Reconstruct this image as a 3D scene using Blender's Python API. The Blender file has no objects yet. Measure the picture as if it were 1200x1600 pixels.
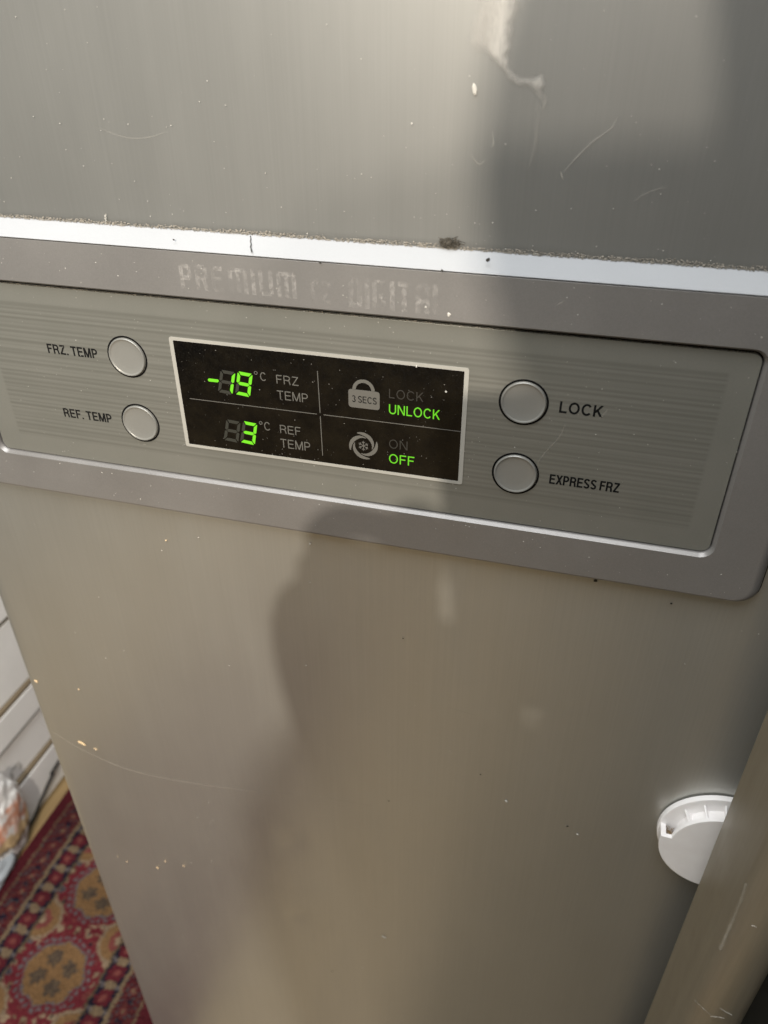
import bpy, bmesh, math, random
import numpy as np
from mathutils import Vector, Matrix, noise

# ------------------------------------------------------------------ camera
S = bpy.context.scene
COL = S.collection
ZC = 1.45                                    # height of the lens above the floor
CAM = np.array([0.0, -0.4, ZC])
RM = np.array([[0.9636049098019721, 0.26732478821683653, -0.0017422429097770323],
               [0.14631645683264588, -0.5328475401105296, -0.833465652236531],
               [-0.22373437881888797, 0.802876675836924, -0.5525685216618634]])   # world -> camera rows (right, down, forward)
FPX = 1206.02


def ray(p):
    return RM.T @ np.array([(p[0] - 600) / FPX, (p[1] - 800) / FPX, 1.0])


def hit(p, axis, v):
    """measured photo point -> world point on the plane axis = v (used once, to take the measurements)"""
    r = ray(p)
    return CAM + r * (v - CAM[axis]) / r[axis]


def F(p, y=0.0):
    q = hit(p, 1, y)
    return float(q[0]), float(q[2])


cd = bpy.data.cameras.new('camera')
cam = bpy.data.objects.new('camera', cd)
COL.objects.link(cam)
M = Matrix.Identity(4)
for i in range(3):
    M[i][0], M[i][1], M[i][2], M[i][3] = RM[0][i], -RM[1][i], -RM[2][i], CAM[i]
cam.matrix_world = M
cd.sensor_fit = 'VERTICAL'
cd.sensor_height = 36.0
cd.sensor_width = 27.0
cd.lens = FPX / 1600 * 36.0
cd.clip_start = 0.002
cd.clip_end = 60
cd.dof.use_dof = True
cd.dof.focus_distance = 0.475
cd.dof.aperture_fstop = 7.5
S.camera = cam

# ------------------------------------------------------------------ light
W = bpy.data.worlds.new('World')
S.world = W
W.use_nodes = True
bg = W.node_tree.nodes['Background']
bg.inputs[0].default_value = (0.98, 0.98, 0.88, 1)
bg.inputs[1].default_value = 0.37
S.view_settings.view_transform = 'Standard'
S.view_settings.look = 'None'
S.view_settings.exposure = 0.36
S.view_settings.gamma = 1.0
S.cycles.max_bounces = 6
S.cycles.sample_clamp_indirect = 4.0


def lamp(name, kind, loc, energy, color, **kw):
    d = bpy.data.lights.new(name, kind)
    d.energy, d.color = energy, color
    for k, v in kw.items():
        setattr(d, k, v)
    o = bpy.data.objects.new(name, d)
    o.location = loc
    COL.objects.link(o)
    return o


lamp('bulb_light', 'POINT', (0.0, -1.5, ZC + 0.56), 98.0, (1.0, 0.90, 0.77), shadow_soft_size=0.014)
lamp('bulb_light', 'POINT', (-0.02, -1.5, ZC + 0.313), 15.0, (1.0, 0.90, 0.78), shadow_soft_size=0.008)
ceil = lamp('ceiling_light', 'AREA', (-0.25, -0.75, ZC + 1.1), 27.0, (0.95, 0.97, 1.0), shape='RECTANGLE', size=1.3, size_y=1.0)

side = lamp('box_fill_light', 'AREA', (-0.58, 0.16, ZC + 0.55), 7.0, (1.0, 0.97, 0.93), shape='DISK', size=0.35)  # added fill lamp, brightens the white boxes behind the plane of the doors
side.rotation_euler = (Vector((-1.0, 0.36, 0.30)) - side.location).to_track_quat('-Z', 'Y').to_euler()

random.seed(7)
rng = np.random.default_rng(7)


# ------------------------------------------------------------------ materials
class N:
    def __init__(self, name):
        self.m = bpy.data.materials.new(name)
        self.m.use_nodes = True
        self.t = self.m.node_tree
        self.b = self.t.nodes['Principled BSDF']
        self.out = self.t.nodes['Material Output']

    def n(self, typ, **kw):
        o = self.t.nodes.new(typ)
        for k, v in kw.items():
            if k[0] == 'i' and k[1:].isdigit():
                o.inputs[int(k[1:])].default_value = v
            else:
                setattr(o, k, v)
        return o

    def l(self, a, b):
        self.t.links.new(a, b)

    def set(self, **kw):
        for k, v in kw.items():
            self.b.inputs[k.replace('_', ' ')].default_value = v
        return self

    def coords(self, scale):
        tc = self.n('ShaderNodeNewGeometry')
        mp = self.n('ShaderNodeMapping')
        mp.inputs['Scale'].default_value = scale
        self.l(tc.outputs['Position'], mp.inputs[0])
        return mp.outputs[0]

    def noise(self, scale, s=1.0, detail=3.0, rough=0.55):
        nn = self.n('ShaderNodeTexNoise')
        nn.inputs['Scale'].default_value = s
        nn.inputs['Detail'].default_value = detail
        nn.inputs['Roughness'].default_value = rough
        self.l(self.coords(scale), nn.inputs['Vector'])
        return nn.outputs['Fac']

    def ramp(self, sock, stops):
        r = self.n('ShaderNodeValToRGB')
        e = r.color_ramp.elements
        while len(e) < len(stops):
            e.new(0.5)
        for i, (p, c) in enumerate(stops):
            e[i].position = p
            e[i].color = (*c, 1) if len(c) == 3 else c
        self.l(sock, r.inputs[0])
        return r.outputs[0]

    def maprange(self, sock, a, b, c, d):
        r = self.n('ShaderNodeMapRange')
        r.inputs[1].default_value, r.inputs[2].default_value, r.inputs[3].default_value, r.inputs[4].default_value = a, b, c, d
        self.l(sock, r.inputs[0])
        return r.outputs[0]

    def math(self, op, a, b):
        r = self.n('ShaderNodeMath', operation=op)
        for i, x in enumerate((a, b)):
            if isinstance(x, (int, float)):
                r.inputs[i].default_value = x
            else:
                self.l(x, r.inputs[i])
        return r.outputs[0]

    def mixc(self, fac, a, b, mode='MIX'):
        r = self.n('ShaderNodeMix', data_type='RGBA', blend_type=mode)
        for i, x in ((0, fac), (6, a), (7, b)):
            if isinstance(x, (int, float, tuple)):
                r.inputs[i].default_value = x
            else:
                self.l(x, r.inputs[i])
        return r.outputs[2]

    def bump(self, sock, strength, dist):
        r = self.n('ShaderNodeBump')
        r.inputs['Strength'].default_value = strength
        r.inputs['Distance'].default_value = dist
        self.l(sock, r.inputs['Height'])
        self.l(r.outputs[0], self.b.inputs['Normal'])


def plain(name, c, rough=0.5, metal=0.0, **kw):
    a = N(name).set(Base_Color=(*c, 1), Roughness=rough, Metallic=metal, **kw)
    return a.m


def steel(name, tint, rough, metal=0.82):
    a = N(name).set(Metallic=metal)
    grain = a.noise((900, 900, 6), 1.0, 4.0)
    fine = a.noise((2600, 2600, 18), 1.0, 2.0)
    blot = a.noise((9, 9, 5), 1.0, 5.0, 0.6)
    smear = a.noise((40, 40, 9), 1.0, 4.0, 0.6)
    g = a.math('ADD', a.maprange(grain, 0.3, 0.7, -0.02, 0.02), a.maprange(fine, 0.3, 0.7, -0.02, 0.02))
    g = a.math('ADD', g, a.maprange(blot, 0.3, 0.7, -0.03, 0.03))
    g = a.math('ADD', g, 1.0)
    hsv = a.n('ShaderNodeVectorMath', operation='SCALE')
    hsv.inputs[0].default_value = tint
    a.l(g, hsv.inputs['Scale'])
    a.l(hsv.outputs[0], a.b.inputs['Base Color'])
    r = a.math('ADD', a.maprange(blot, 0.3, 0.7, rough - 0.01, rough + 0.02), a.maprange(smear, 0.45, 0.7, 0.0, 0.03))
    a.l(r, a.b.inputs['Roughness'])
    a.bump(fine, 0.05, 0.0002)
    return a.m


def speckled(name, c, rough, metal, amp=0.05, **kw):
    a = N(name).set(Metallic=metal, **kw)
    f = a.noise((1500, 1500, 1500), 1.0, 2.0)
    b = a.noise((14, 14, 14), 1.0, 4.0)
    g = a.math('ADD', a.maprange(f, 0.3, 0.7, 1 - amp, 1 + amp), a.maprange(b, 0.3, 0.7, -amp, amp))
    v = a.n('ShaderNodeVectorMath', operation='SCALE')
    v.inputs[0].default_value = c
    a.l(g, v.inputs['Scale'])
    a.l(v.outputs[0], a.b.inputs['Base Color'])
    a.l(a.maprange(b, 0.3, 0.7, rough - 0.04, rough + 0.06), a.b.inputs['Roughness'])
    a.bump(f, 0.08, 0.0002)
    return a.m


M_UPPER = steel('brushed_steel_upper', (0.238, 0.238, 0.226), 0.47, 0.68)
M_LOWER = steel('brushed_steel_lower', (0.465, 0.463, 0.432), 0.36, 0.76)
M_BEZEL = speckled('silver_paint', (0.25, 0.24, 0.231), 0.38, 0.50)
M_STRIP = speckled('bright_trim', (0.35, 0.36, 0.372), 0.55, 0.0, 0.02, Specular_IOR_Level=0.12)
M_CAB = plain('cabinet_paint', (0.35, 0.35, 0.34), 0.5)
M_BTN = speckled('button_plastic', (0.235, 0.232, 0.214), 0.33, 0.28, 0.03)
M_BLACK = plain('black_gap', (0.006, 0.006, 0.006), 0.8, Specular_IOR_Level=0.05)
M_INK = plain('black_ink', (0.008, 0.008, 0.008), 0.7, Specular_IOR_Level=0.08)
M_FRAME = speckled('display_frame_print', (0.36, 0.35, 0.315), 0.45, 0.1, 0.03)
M_PGREY = plain('grey_print', (0.105, 0.10, 0.088), 0.5)
M_PDIM = plain('unlit_print', (0.024, 0.022, 0.018), 0.5)
M_SEGOFF = plain('unlit_segment', (0.027, 0.027, 0.021), 0.5)


def lit(name, c, s):
    a = N(name).set(Base_Color=(0.02, 0.05, 0.01, 1), Roughness=0.5, Emission_Color=(*c, 1), Emission_Strength=s)
    return a.m


M_LIT = lit('green_segment_glow', (0.19, 0.80, 0.004), 0.80)
M_LITT = lit('green_text_glow', (0.15, 0.70, 0.004), 0.70)

# display glass: dusty smoked acrylic
a = N('smoked_acrylic').set(Roughness=0.10, Specular_IOR_Level=0.28)
d = a.noise((60, 60, 60), 1.0, 5.0, 0.7)
a.l(a.ramp(d, [(0.4, (0.0025, 0.0022, 0.002)), (0.8, (0.010, 0.008, 0.005))]), a.b.inputs['Base Color'])
sp = a.noise((900, 900, 900), 1.0, 1.0)
a.l(a.maprange(sp, 0.4, 0.75, 0.10, 0.30), a.b.inputs['Roughness'])
M_GLASS = a.m

# control panel: silver film with printed horizontal pin stripes inside a margin
PX0, PX1, PZ0, PZ1 = -0.3805, 0.0722, ZC - 0.2555, ZC - 0.157
a = N('striped_silver_film').set(Metallic=0.45, Roughness=0.40)
geo = a.n('ShaderNodeNewGeometry')
sep = a.n('ShaderNodeSeparateXYZ')
a.l(geo.outputs['Position'], sep.inputs[0])
X, Z = sep.outputs[0], sep.outputs[2]
s1 = a.math('SINE', a.math('MULTIPLY', Z, 2 * math.pi / 0.0031), 0.0)
s2 = a.math('SINE', a.math('MULTIPLY', Z, 2 * math.pi / 0.0079), 0.0)
cz = a.n('ShaderNodeCombineXYZ')
a.l(a.math('MULTIPLY', X, 1.5), cz.inputs[0])
a.l(a.math('MULTIPLY', Z, 700.0), cz.inputs[2])
zn = a.n('ShaderNodeTexNoise', noise_dimensions='3D')
zn.inputs['Scale'].default_value = 1.0
zn.inputs['Detail'].default_value = 2.0
a.l(cz.outputs[0], zn.inputs['Vector'])
st = a.math('ADD', a.math('MULTIPLY', s1, 0.34), a.math('MULTIPLY', s2, 0.16))
st = a.math('ADD', st, a.maprange(zn.outputs[0], 0.25, 0.75, -0.5, 0.5))
st = a.maprange(st, -0.45, 0.55, 0.0, 1.0)
mask = a.math('MULTIPLY', a.maprange(X, PX0, PX0 + 0.002, 0, 1), a.maprange(X, PX1 - 0.002, PX1, 1, 0))
mask = a.math('MULTIPLY', mask, a.math('MULTIPLY', a.maprange(Z, PZ0, PZ0 + 0.001, 0, 1), a.maprange(Z, PZ1 - 0.001, PZ1, 1, 0)))
# stripes fade to plain towards their left end a little: worn film
fac = a.math('MULTIPLY', mask, a.math('MULTIPLY', st, 0.46))
fl = a.noise((900, 900, 900), 1.0, 2.0)
bl = a.noise((25, 25, 25), 1.0, 4.0)
base = a.mixc(a.maprange(bl, 0.3, 0.7, 0, 1), (0.215, 0.215, 0.19, 1), (0.235, 0.232, 0.207, 1))
base = a.mixc(fac, base, (0.115, 0.113, 0.095, 1))
base = a.mixc(a.maprange(fl, 0.35, 0.65, 0.0, 0.10), base, (0.14, 0.14, 0.13, 1))
a.l(base, a.b.inputs['Base Color'])
M_PANEL = a.m

# worn wordmark print
a = N('worn_silver_print').set(Base_Color=(0.50, 0.48, 0.455, 1), Roughness=0.4, Metallic=0.1)
w1 = a.noise((420, 420, 420), 1.0, 3.0, 0.7)
w2 = a.noise((45, 45, 90), 1.0, 2.0)
fall = a.math('MULTIPLY', a.maprange(w1, 0.40, 0.60, 0.03, 0.44), a.maprange(w2, 0.38, 0.60, 0.10, 1.0))
a.l(fall, a.b.inputs['Alpha'])
M_WORN = a.m


def attr_alpha(name, c, rough, gain=1.0, metal=0.0):
    a = N(name).set(Base_Color=(*c, 1), Roughness=rough, Metallic=metal)
    at = a.n('ShaderNodeAttribute', attribute_name='alpha')
    nn = a.noise((500, 500, 120), 1.0, 3.0, 0.7)
    a.l(a.math('MULTIPLY', a.math('MULTIPLY', at.outputs['Fac'], gain), a.maprange(nn, 0.3, 0.6, 0.75, 1.0)), a.b.inputs['Alpha'])
    return a.m


M_STAIN = attr_alpha('dried_drip', (0.52, 0.495, 0.45), 0.5)
M_SCRATCH = attr_alpha('scratch_mark', (0.50, 0.47, 0.41), 0.5)
M_CHIP = plain('bright_chip', (0.80, 0.60, 0.36), 0.5)
M_SPECK = plain('pale_dust', (0.52, 0.50, 0.45), 0.8)
M_DARKSPECK = plain('dark_grime', (0.03, 0.027, 0.022), 0.8)
M_LINT = plain('grey_lint', (0.085, 0.075, 0.058), 0.95)


def vcol(name, rough=0.9, **kw):
    a = N(name).set(Roughness=rough, **kw)
    at = a.n('ShaderNodeAttribute', attribute_name='tone')
    a.l(at.outputs['Color'], a.b.inputs['Base Color'])
    return a.m


M_GRIME = vcol('seam_dust')
M_RUG = vcol('woven_wool', 0.95, Specular_IOR_Level=0.1)

a = N('glossy_plastic_white').set(Roughness=0.28)
nn = a.noise((70, 70, 70), 1.0, 4.0)
a.l(a.ramp(nn, [(0.3, (0.83, 0.80, 0.785)), (0.7, (0.87, 0.85, 0.835))]), a.b.inputs['Base Color'])
M_WHITE = a.m
M_DIRT = plain('brown_dirt', (0.27, 0.18, 0.09), 0.9)

# lacquered brown post
a = N('brown_lacquer').set(Metallic=0.35)
v = a.noise((60, 60, 3), 1.0, 5.0, 0.6)
f = a.noise((700, 700, 25), 1.0, 3.0)
b = a.noise((18, 18, 12), 1.0, 4.0)
c = a.ramp(v, [(0.3, (0.215, 0.187, 0.137)), (0.7, (0.25, 0.22, 0.165))])
c = a.mixc(a.maprange(f, 0.35, 0.65, 0, 0.12), c, (0.11, 0.085, 0.05, 1))
a.l(c, a.b.inputs['Base Color'])
a.l(a.maprange(b, 0.3, 0.7, 0.32, 0.48), a.b.inputs['Roughness'])
a.bump(f, 0.08, 0.0004)
M_POST = a.m

a = N('honey_wood').set(Roughness=0.42)
v = a.noise((55, 2.2, 55), 1.0, 5.0, 0.6)
a.l(a.ramp(v, [(0.3, (0.17, 0.115, 0.05)), (0.6, (0.29, 0.20, 0.095)), (0.8, (0.33, 0.24, 0.13))]), a.b.inputs['Base Color'])
M_WOOD = a.m

a = N('white_card').set(Roughness=0.7)
v = a.noise((12, 12, 12), 1.0, 4.0)
a.l(a.ramp(v, [(0.3, (0.84, 0.83, 0.82)), (0.7, (0.90, 0.89, 0.88))]), a.b.inputs['Base Color'])
M_CARD = a.m
M_CARDEDGE = plain('kraft_edge', (0.20, 0.155, 0.10), 0.9)
M_PRINTP = plain('pink_orange_print', (0.62, 0.27, 0.16), 0.7)
M_PRINTY = plain('cream_print', (0.70, 0.52, 0.30), 0.7)
M_PRINTG = plain('grey_stamp', (0.44, 0.43, 0.41), 0.7)
M_CABLE = plain('black_rubber', (0.012, 0.011, 0.010), 0.45)
M_BAG = speckled('grey_plastic_bag', (0.32, 0.35, 0.38), 0.4, 0.0, 0.06)


# ------------------------------------------------------------------ builders
def link(name, me, mats, parent=None):
    o = bpy.data.objects.new(name, me)
    COL.objects.link(o)
    for m in (mats if isinstance(mats, (list, tuple)) else [mats]):
        me.materials.append(m)
    if parent is not None:
        o.parent = parent
    return o


ORIGIN = {}


def root(name, loc, label, cat, group=None):
    o = bpy.data.objects.new(name, None)
    o.location = loc
    o.empty_display_size = 0.05
    COL.objects.link(o)
    o['label'], o['category'] = label, cat
    if group:
        o['group'] = group
    ORIGIN[o.name] = np.array(loc, float)
    return o


def off(parent):
    p = parent
    while p is not None and p.parent is not None:
        p = p.parent
    return ORIGIN.get(p.name, np.zeros(3)) if p is not None else np.zeros(3)


def mesh(name, vs, fs, mats, parent=None, smooth=False, tone=None, alpha=None, fmat=None):
    o_ = off(parent)
    me = bpy.data.meshes.new(name)
    me.from_pydata([tuple(np.asarray(v, float) - o_) for v in vs], [], fs)
    if tone is not None:
        at = me.color_attributes.new('tone', 'FLOAT_COLOR', 'POINT')
        arr = np.ones((len(vs), 4), np.float32)
        arr[:, :3] = tone
        at.data.foreach_set('color', arr.ravel())
    if alpha is not None:
        at = me.attributes.new('alpha', 'FLOAT', 'POINT')
        at.data.foreach_set('value', np.asarray(alpha, np.float32))
    if fmat is not None:
        me.polygons.foreach_set('material_index', fmat)
    bm = bmesh.new()
    bm.from_mesh(me)
    bmesh.ops.recalc_face_normals(bm, faces=bm.faces)
    bm.to_mesh(me)
    bm.free()
    if smooth:
        me.polygons.foreach_set('use_smooth', [True] * len(me.polygons))
    me.update()
    return link(name, me, mats, parent)


def rrect(x0, x1, z0, z1, r, n=6):
    """rounded rectangle in the x-z plane; r a number or four corner radii (br, tr, tl, bl)"""
    rs = [r] * 4 if isinstance(r, (int, float)) else r
    pts = []
    for k, (cx, cz, sx, sz) in enumerate(((x1, z0, -1, 1), (x1, z1, -1, -1), (x0, z1, 1, -1), (x0, z0, 1, 1))):
        rr = rs[k]
        a0 = -math.pi / 2 + k * math.pi / 2
        for i in range(n + 1):
            t = a0 + i / n * math.pi / 2
            pts.append((cx + sx * rr + rr * math.cos(t), cz + sz * rr + rr * math.sin(t)))
    return pts


def loops(name, rings, mats, parent=None, cap0=False, cap1=True, smooth=True):
    """bridge equal-length closed rings of 3-D points"""
    n = len(rings[0])
    vs = [p for r in rings for p in r]
    fs = []
    for k in range(len(rings) - 1):
        for i in range(n):
            j = (i + 1) % n
            fs.append((k * n + i, k * n + j, (k + 1) * n + j, (k + 1) * n + i))
    if cap0:
        fs.append(tuple(range(n)))
    if cap1:
        fs.append(tuple((len(rings) - 1) * n + i for i in range(n)))
    o = mesh(name, vs, fs, mats, parent, smooth)
    if smooth:
        sharp(o, 35)
        wn = o.modifiers.new('face_normals', 'WEIGHTED_NORMAL')
        wn.keep_sharp = True
        wn.weight = 100
    return o


def sharp(o, deg):
    me = o.data
    bm = bmesh.new()
    bm.from_mesh(me)
    lim = math.radians(deg)
    for e in bm.edges:
        if len(e.link_faces) == 2:
            e.smooth = e.calc_face_angle(0) < lim
        else:
            e.smooth = False
    bm.to_mesh(me)
    bm.free()


def ring(pts2, y):
    return [(x, y, z) for x, z in pts2]


def slab(name, x0, x1, z0, z1, yf, yb, r, bev, mats, parent, seg=4):
    """a plate with a rounded front edge: front face at y = yf"""
    rs = []
    rs.append(ring(rrect(x0, x1, z0, z1, list(r) if isinstance(r, tuple) else [r] * 4), yb))
    for k in range(seg + 1):
        t = k / seg * math.pi / 2
        ins = bev * (1 - math.cos(t))
        rs.append(ring(rrect(x0 + ins, x1 - ins, z0 + ins, z1 - ins, [max(q - ins, 0.0002) for q in (r if isinstance(r, tuple) else (r,) * 4)]), yf + bev - bev * math.sin(t)))
    return loops(name, rs, mats, parent, cap0=True)


def box(name, x0, x1, y0, y1, z0, z1, mats, parent=None, bev=0.0):
    bm = bmesh.new()
    o_ = off(parent)
    bmesh.ops.create_cube(bm, size=1)
    for v in bm.verts:
        v.co = Vector(((x0 + x1) / 2 + v.co.x * (x1 - x0) - o_[0], (y0 + y1) / 2 + v.co.y * (y1 - y0) - o_[1], (z0 + z1) / 2 + v.co.z * (z1 - z0) - o_[2]))
    if bev:
        bmesh.ops.bevel(bm, geom=bm.edges[:], offset=bev, segments=2, affect='EDGES')
    me = bpy.data.meshes.new(name)
    bm.to_mesh(me)
    bm.free()
    return link(name, me, mats, parent)


def tube(name, pts, r, mats, parent=None, n=8):
    pts = [Vector(p) for p in pts]
    rs = []
    for i, p in enumerate(pts):
        t = (pts[min(i + 1, len(pts) - 1)] - pts[max(i - 1, 0)]).normalized()
        u = t.cross(Vector((0.3, 0.1, 1))).normalized()
        w = t.cross(u).normalized()
        rs.append([tuple(p + (u * math.cos(a) + w * math.sin(a)) * r) for a in [2 * math.pi * k / n for k in range(n)]])
    return loops(name, rs, mats, parent, cap0=True)


def spline(pts, n):
    pts = [np.array(p, float) for p in pts]
    P = [2 * pts[0] - pts[1]] + pts + [2 * pts[-1] - pts[-2]]
    out = []
    for i in range(1, len(P) - 2):
        for k in range(n):
            t = k / n
            out.append(0.5 * ((2 * P[i]) + (-P[i - 1] + P[i + 1]) * t + (2 * P[i - 1] - 5 * P[i] + 4 * P[i + 1] - P[i + 2]) * t * t
                              + (-P[i - 1] + 3 * P[i] - 3 * P[i + 1] + P[i + 2]) * t ** 3))
    out.append(pts[-1])
    return out


def glyph(ch, s):
    """capital skeletons on a unit cap height: ('p', polyline) stroked with round turns, ('d', x0, y0, x1, y1) a diagonal cut level at both ends"""
    a = s / 2
    t = 1 - a

    def arc_(cx, cy, rx, ry, d0, d1, n=12):
        return [(cx + rx * math.cos(math.radians(d0 + (d1 - d0) * i / n)), cy + ry * math.sin(math.radians(d0 + (d1 - d0) * i / n))) for i in range(n + 1)]
    sq = {'m': [[(a, 0), (a, t), (.80 - a, t), (.80 - a, 0)], [(.40, 0), (.40, t)]], 'u': [[(a, 1), (a, a), (.58 - a, a), (.58 - a, 1)]],
          'p': [[(a, 0), (a, t), (.52 - a, t), (.52 - a, .45), (a, .45)]], 'r': [[(a, 0), (a, t), (.54 - a, t), (.54 - a, .48), (a, .48)], [(.36, .48), (.54 - a, 0)]],
          'e': [[(.50, t), (a, t), (a, a), (.50, a)], [(a, .5), (.44, .5)]], 'i': [[(a, 0), (a, 1)]], 'z': [[(0, t), (.50, t), (.06, a), (.54, a)]],
          'd': [[(a, 0), (a, t), (.42, t), (.56 - a, .86), (.56 - a, .14), (.42, a), (a, a)]], 'g': [[(.54, t), (a, t), (a, a), (.56 - a, a), (.56 - a, .45), (.30, .45)]],
          't': [[(0, t), (.56, t)], [(.28, 0), (.28, t)]], 'a': [[(a, 0), (a, t), (.56 - a, t), (.56 - a, 0)], [(a, .4), (.56 - a, .4)]], 'l': [[(a, 1), (a, a), (.48, a)]]}
    if ch in sq:
        pts_ = []
        for l_ in sq[ch]:
            for q0, q1 in zip(l_[:-1], l_[1:]):
                if abs(q0[0] - q1[0]) > .05 and abs(q0[1] - q1[1]) > .3:
                    pts_.append(('d', *q0, *q1))
                else:
                    pts_.append(('p', [q0, q1]))
        return max(max(q[0] for q in l_) for l_ in sq[ch]) + a, pts_
    if ch == 'F':
        return .55, [('p', [(a, 0), (a, 1)]), ('p', [(a, t), (.55, t)]), ('p', [(a, .52), (.49, .52)])]
    if ch == 'E':
        return .60, [('p', [(a, 0), (a, 1)]), ('p', [(a, t), (.59, t)]), ('p', [(a, .52), (.55, .52)]), ('p', [(a, a), (.60, a)])]
    if ch == 'L':
        return .53, [('p', [(a, 0), (a, 1)]), ('p', [(a, a), (.53, a)])]
    if ch == 'T':
        return .62, [('p', [(0, t), (.62, t)]), ('p', [(.31, 0), (.31, t)])]
    if ch == 'I':
        return s, [('p', [(a, 0), (a, 1)])]
    if ch == 'Z':
        return .60, [('p', [(.03, t), (.59, t)]), ('p', [(0, a), (.60, a)]), ('d', a * 1.2, s * .8, .60 - a * 1.2, 1 - s * .8)]
    if ch == 'M':
        return .78, [('p', [(a, 0), (a, 1)]), ('p', [(.78 - a, 0), (.78 - a, 1)]), ('d', a * 1.25, 1, .39, 0), ('d', .78 - a * 1.25, 1, .39, 0)]
    if ch == 'N':
        return .68, [('p', [(a, 0), (a, 1)]), ('p', [(.68 - a, 0), (.68 - a, 1)]), ('d', a * 1.3, 1, .68 - a * 1.3, 0)]
    if ch in 'PR':
        w, lo = (.61, .45) if ch == 'P' else (.65, .48)
        r = (t - lo) / 2
        cx = w - (a + .01 if ch == 'P' else a + .02) - r * .95
        out = [('p', [(a, 0), (a, 1)]), ('p', [(a, t), (cx, t)] + arc_(cx, lo + r, r * .95, r, 90, -90, 12)[1:-1] + [(cx, lo), (a, lo)])]
        if ch == 'R':
            out.append(('p', [(cx - .02, lo)] + arc_(cx - .01, lo - .17, .19, .17, 80, 0, 6) + [(w - a - .02, .12), (w - a + .01, 0)]))
        return w, out
    if ch == 'X':
        return .64, [('d', .07, 1, .57, 0), ('d', .57, 1, .07, 0)]
    if ch == 'K':
        return .65, [('p', [(a, 0), (a, 1)]), ('d', .56, 1, s * .7, .34), ('d', .25, .60, .58, 0)]
    if ch == 'A':
        return .68, [('d', .34, 1, .06, 0), ('d', .34, 1, .62, 0), ('p', [(.17, .32), (.51, .32)])]
    if ch == 'O':
        return .77, [('p', arc_(.385, .5, .385 - a, .5 - a + .012, 90, 450, 36))]
    if ch == 'D':
        return .69, [('p', [(a, 0), (a, 1)]), ('p', [(a, t), (.30, t)] + arc_(.30, .5, .39 - a, .5 - a, 90, -90, 16)[1:-1] + [(.30, a), (a, a)])]
    if ch in 'CG':
        out = [('p', arc_(.37, .5, .37 - a, .5 - a + .012, 38, 322, 28))]
        if ch == 'G':
            out += [('p', [(.42, .45), (.70, .45)]), ('p', [(.70 - a, 0.03), (.70 - a, .45)])]
        return .71, out
    if ch == 'S':
        top = arc_(.30, .735, .30 - a, .265 - a + .01, 15, 265, 16)
        bot = arc_(.30, .255, .30 - a, .255 - a + .01, 85, -165, 16)
        return .60, [('p', top + bot)]
    if ch == 'U':
        return .67, [('p', [(a, 1), (a, .34)] + arc_(.335, .34, .335 - a, .34 - a + .01, 180, 360, 16)[1:-1] + [(.67 - a, .34), (.67 - a, 1)])]
    if ch == '3':
        return .53, [('p', arc_(.26, .745, .23 - a + .02, .255 - a + .01, 165, -85, 14)), ('p', arc_(.26, .275, .27 - a, .275 - a + .01, 85, -165, 14))]
    if ch == '.':
        return s, [('p', [(a, 0), (a, s)])]
    return .24, []


def lettering(name, body, TL, BL, BR, y, mat, parent, ext=0.00006, gap=.13, s=.115, lean=0.0):
    """sans-serif capitals stroked to fill a measured box (top-left, bottom-left, bottom-right photo points on the face y)"""
    (xa, za), (xb, zb), (xc, zc) = F(TL), F(BL), F(BR)
    x0, x1, z1, z0 = (xa + xb) / 2, xc, za, (zb + zc) / 2
    H = z1 - z0
    cur, items = 0.0, []
    for k, ch in enumerate(body):
        w, st_ = glyph(ch, s)
        items.append((cur, st_))
        cur += w + (gap if ch != ' ' and k < len(body) - 1 else (.02 if ch == ' ' else 0))
    kx = (x1 - x0) / (cur * H)
    vs, fs = [], []
    lay = 0
    for (ox, st_) in items:
        for q in st_:
            lay += 1
            yy = y - ext - (lay % 5) * .000004
            if q[0] == 'd':
                _, ax, ay, bx, by = q
                ax, bx = (ax + ox) * kx, (bx + ox) * kx
                hw = s / 2 * math.hypot(bx - ax, by - ay) / abs(by - ay)
                L = [(ax - hw, ay), (bx - hw, by)]
                R_ = [(ax + hw, ay), (bx + hw, by)]
            else:
                P_ = [np.array(((px_ + ox) * kx, pz_)) for px_, pz_ in q[1]]
                n = len(P_)
                closed = np.linalg.norm(P_[0] - P_[-1]) < 1e-6
                L, R_ = [], []
                for i in range(n):
                    p0 = P_[i - 1] if i > 0 else (P_[-2] if closed else P_[0])
                    p1 = P_[i + 1] if i < n - 1 else (P_[1] if closed else P_[-1])
                    d_ = p1 - p0
                    d_ = d_ / max(np.linalg.norm(d_), 1e-9)
                    nn_ = np.array((-d_[1], d_[0])) * s / 2
                    L.append(tuple(P_[i] + nn_))
                    R_.append(tuple(P_[i] - nn_))
            n = len(L)
            b0 = len(vs)
            for ring_, dep in ((L, 0), (R_, 0), (L, 1), (R_, 1)):
                for (u, v) in ring_:
                    vs.append((x0 + u * H + lean * (v - .5) * H, y if dep else yy, z0 + v * H))
            for i in range(n - 1):
                fs.append((b0 + i, b0 + i + 1, b0 + n + i + 1, b0 + n + i))
                fs.append((b0 + i, b0 + i + 1, b0 + 2 * n + i + 1, b0 + 2 * n + i))
                fs.append((b0 + n + i, b0 + n + i + 1, b0 + 3 * n + i + 1, b0 + 3 * n + i))
    return mesh(name, vs, fs, mat, parent)


def prism(name, poly, y0, y1, mat, parent):
    """flat polygon (x, z) given thickness from y0 (front) to y1 (back)"""
    n = len(poly)
    vs = [(x, y0, z) for x, z in poly] + [(x, y1, z) for x, z in poly]
    fs = [tuple(range(n)), tuple(range(n, 2 * n))] + [(i, (i + 1) % n, n + (i + 1) % n, n + i) for i in range(n)]
    return mesh(name, vs, fs, mat, parent)


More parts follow.
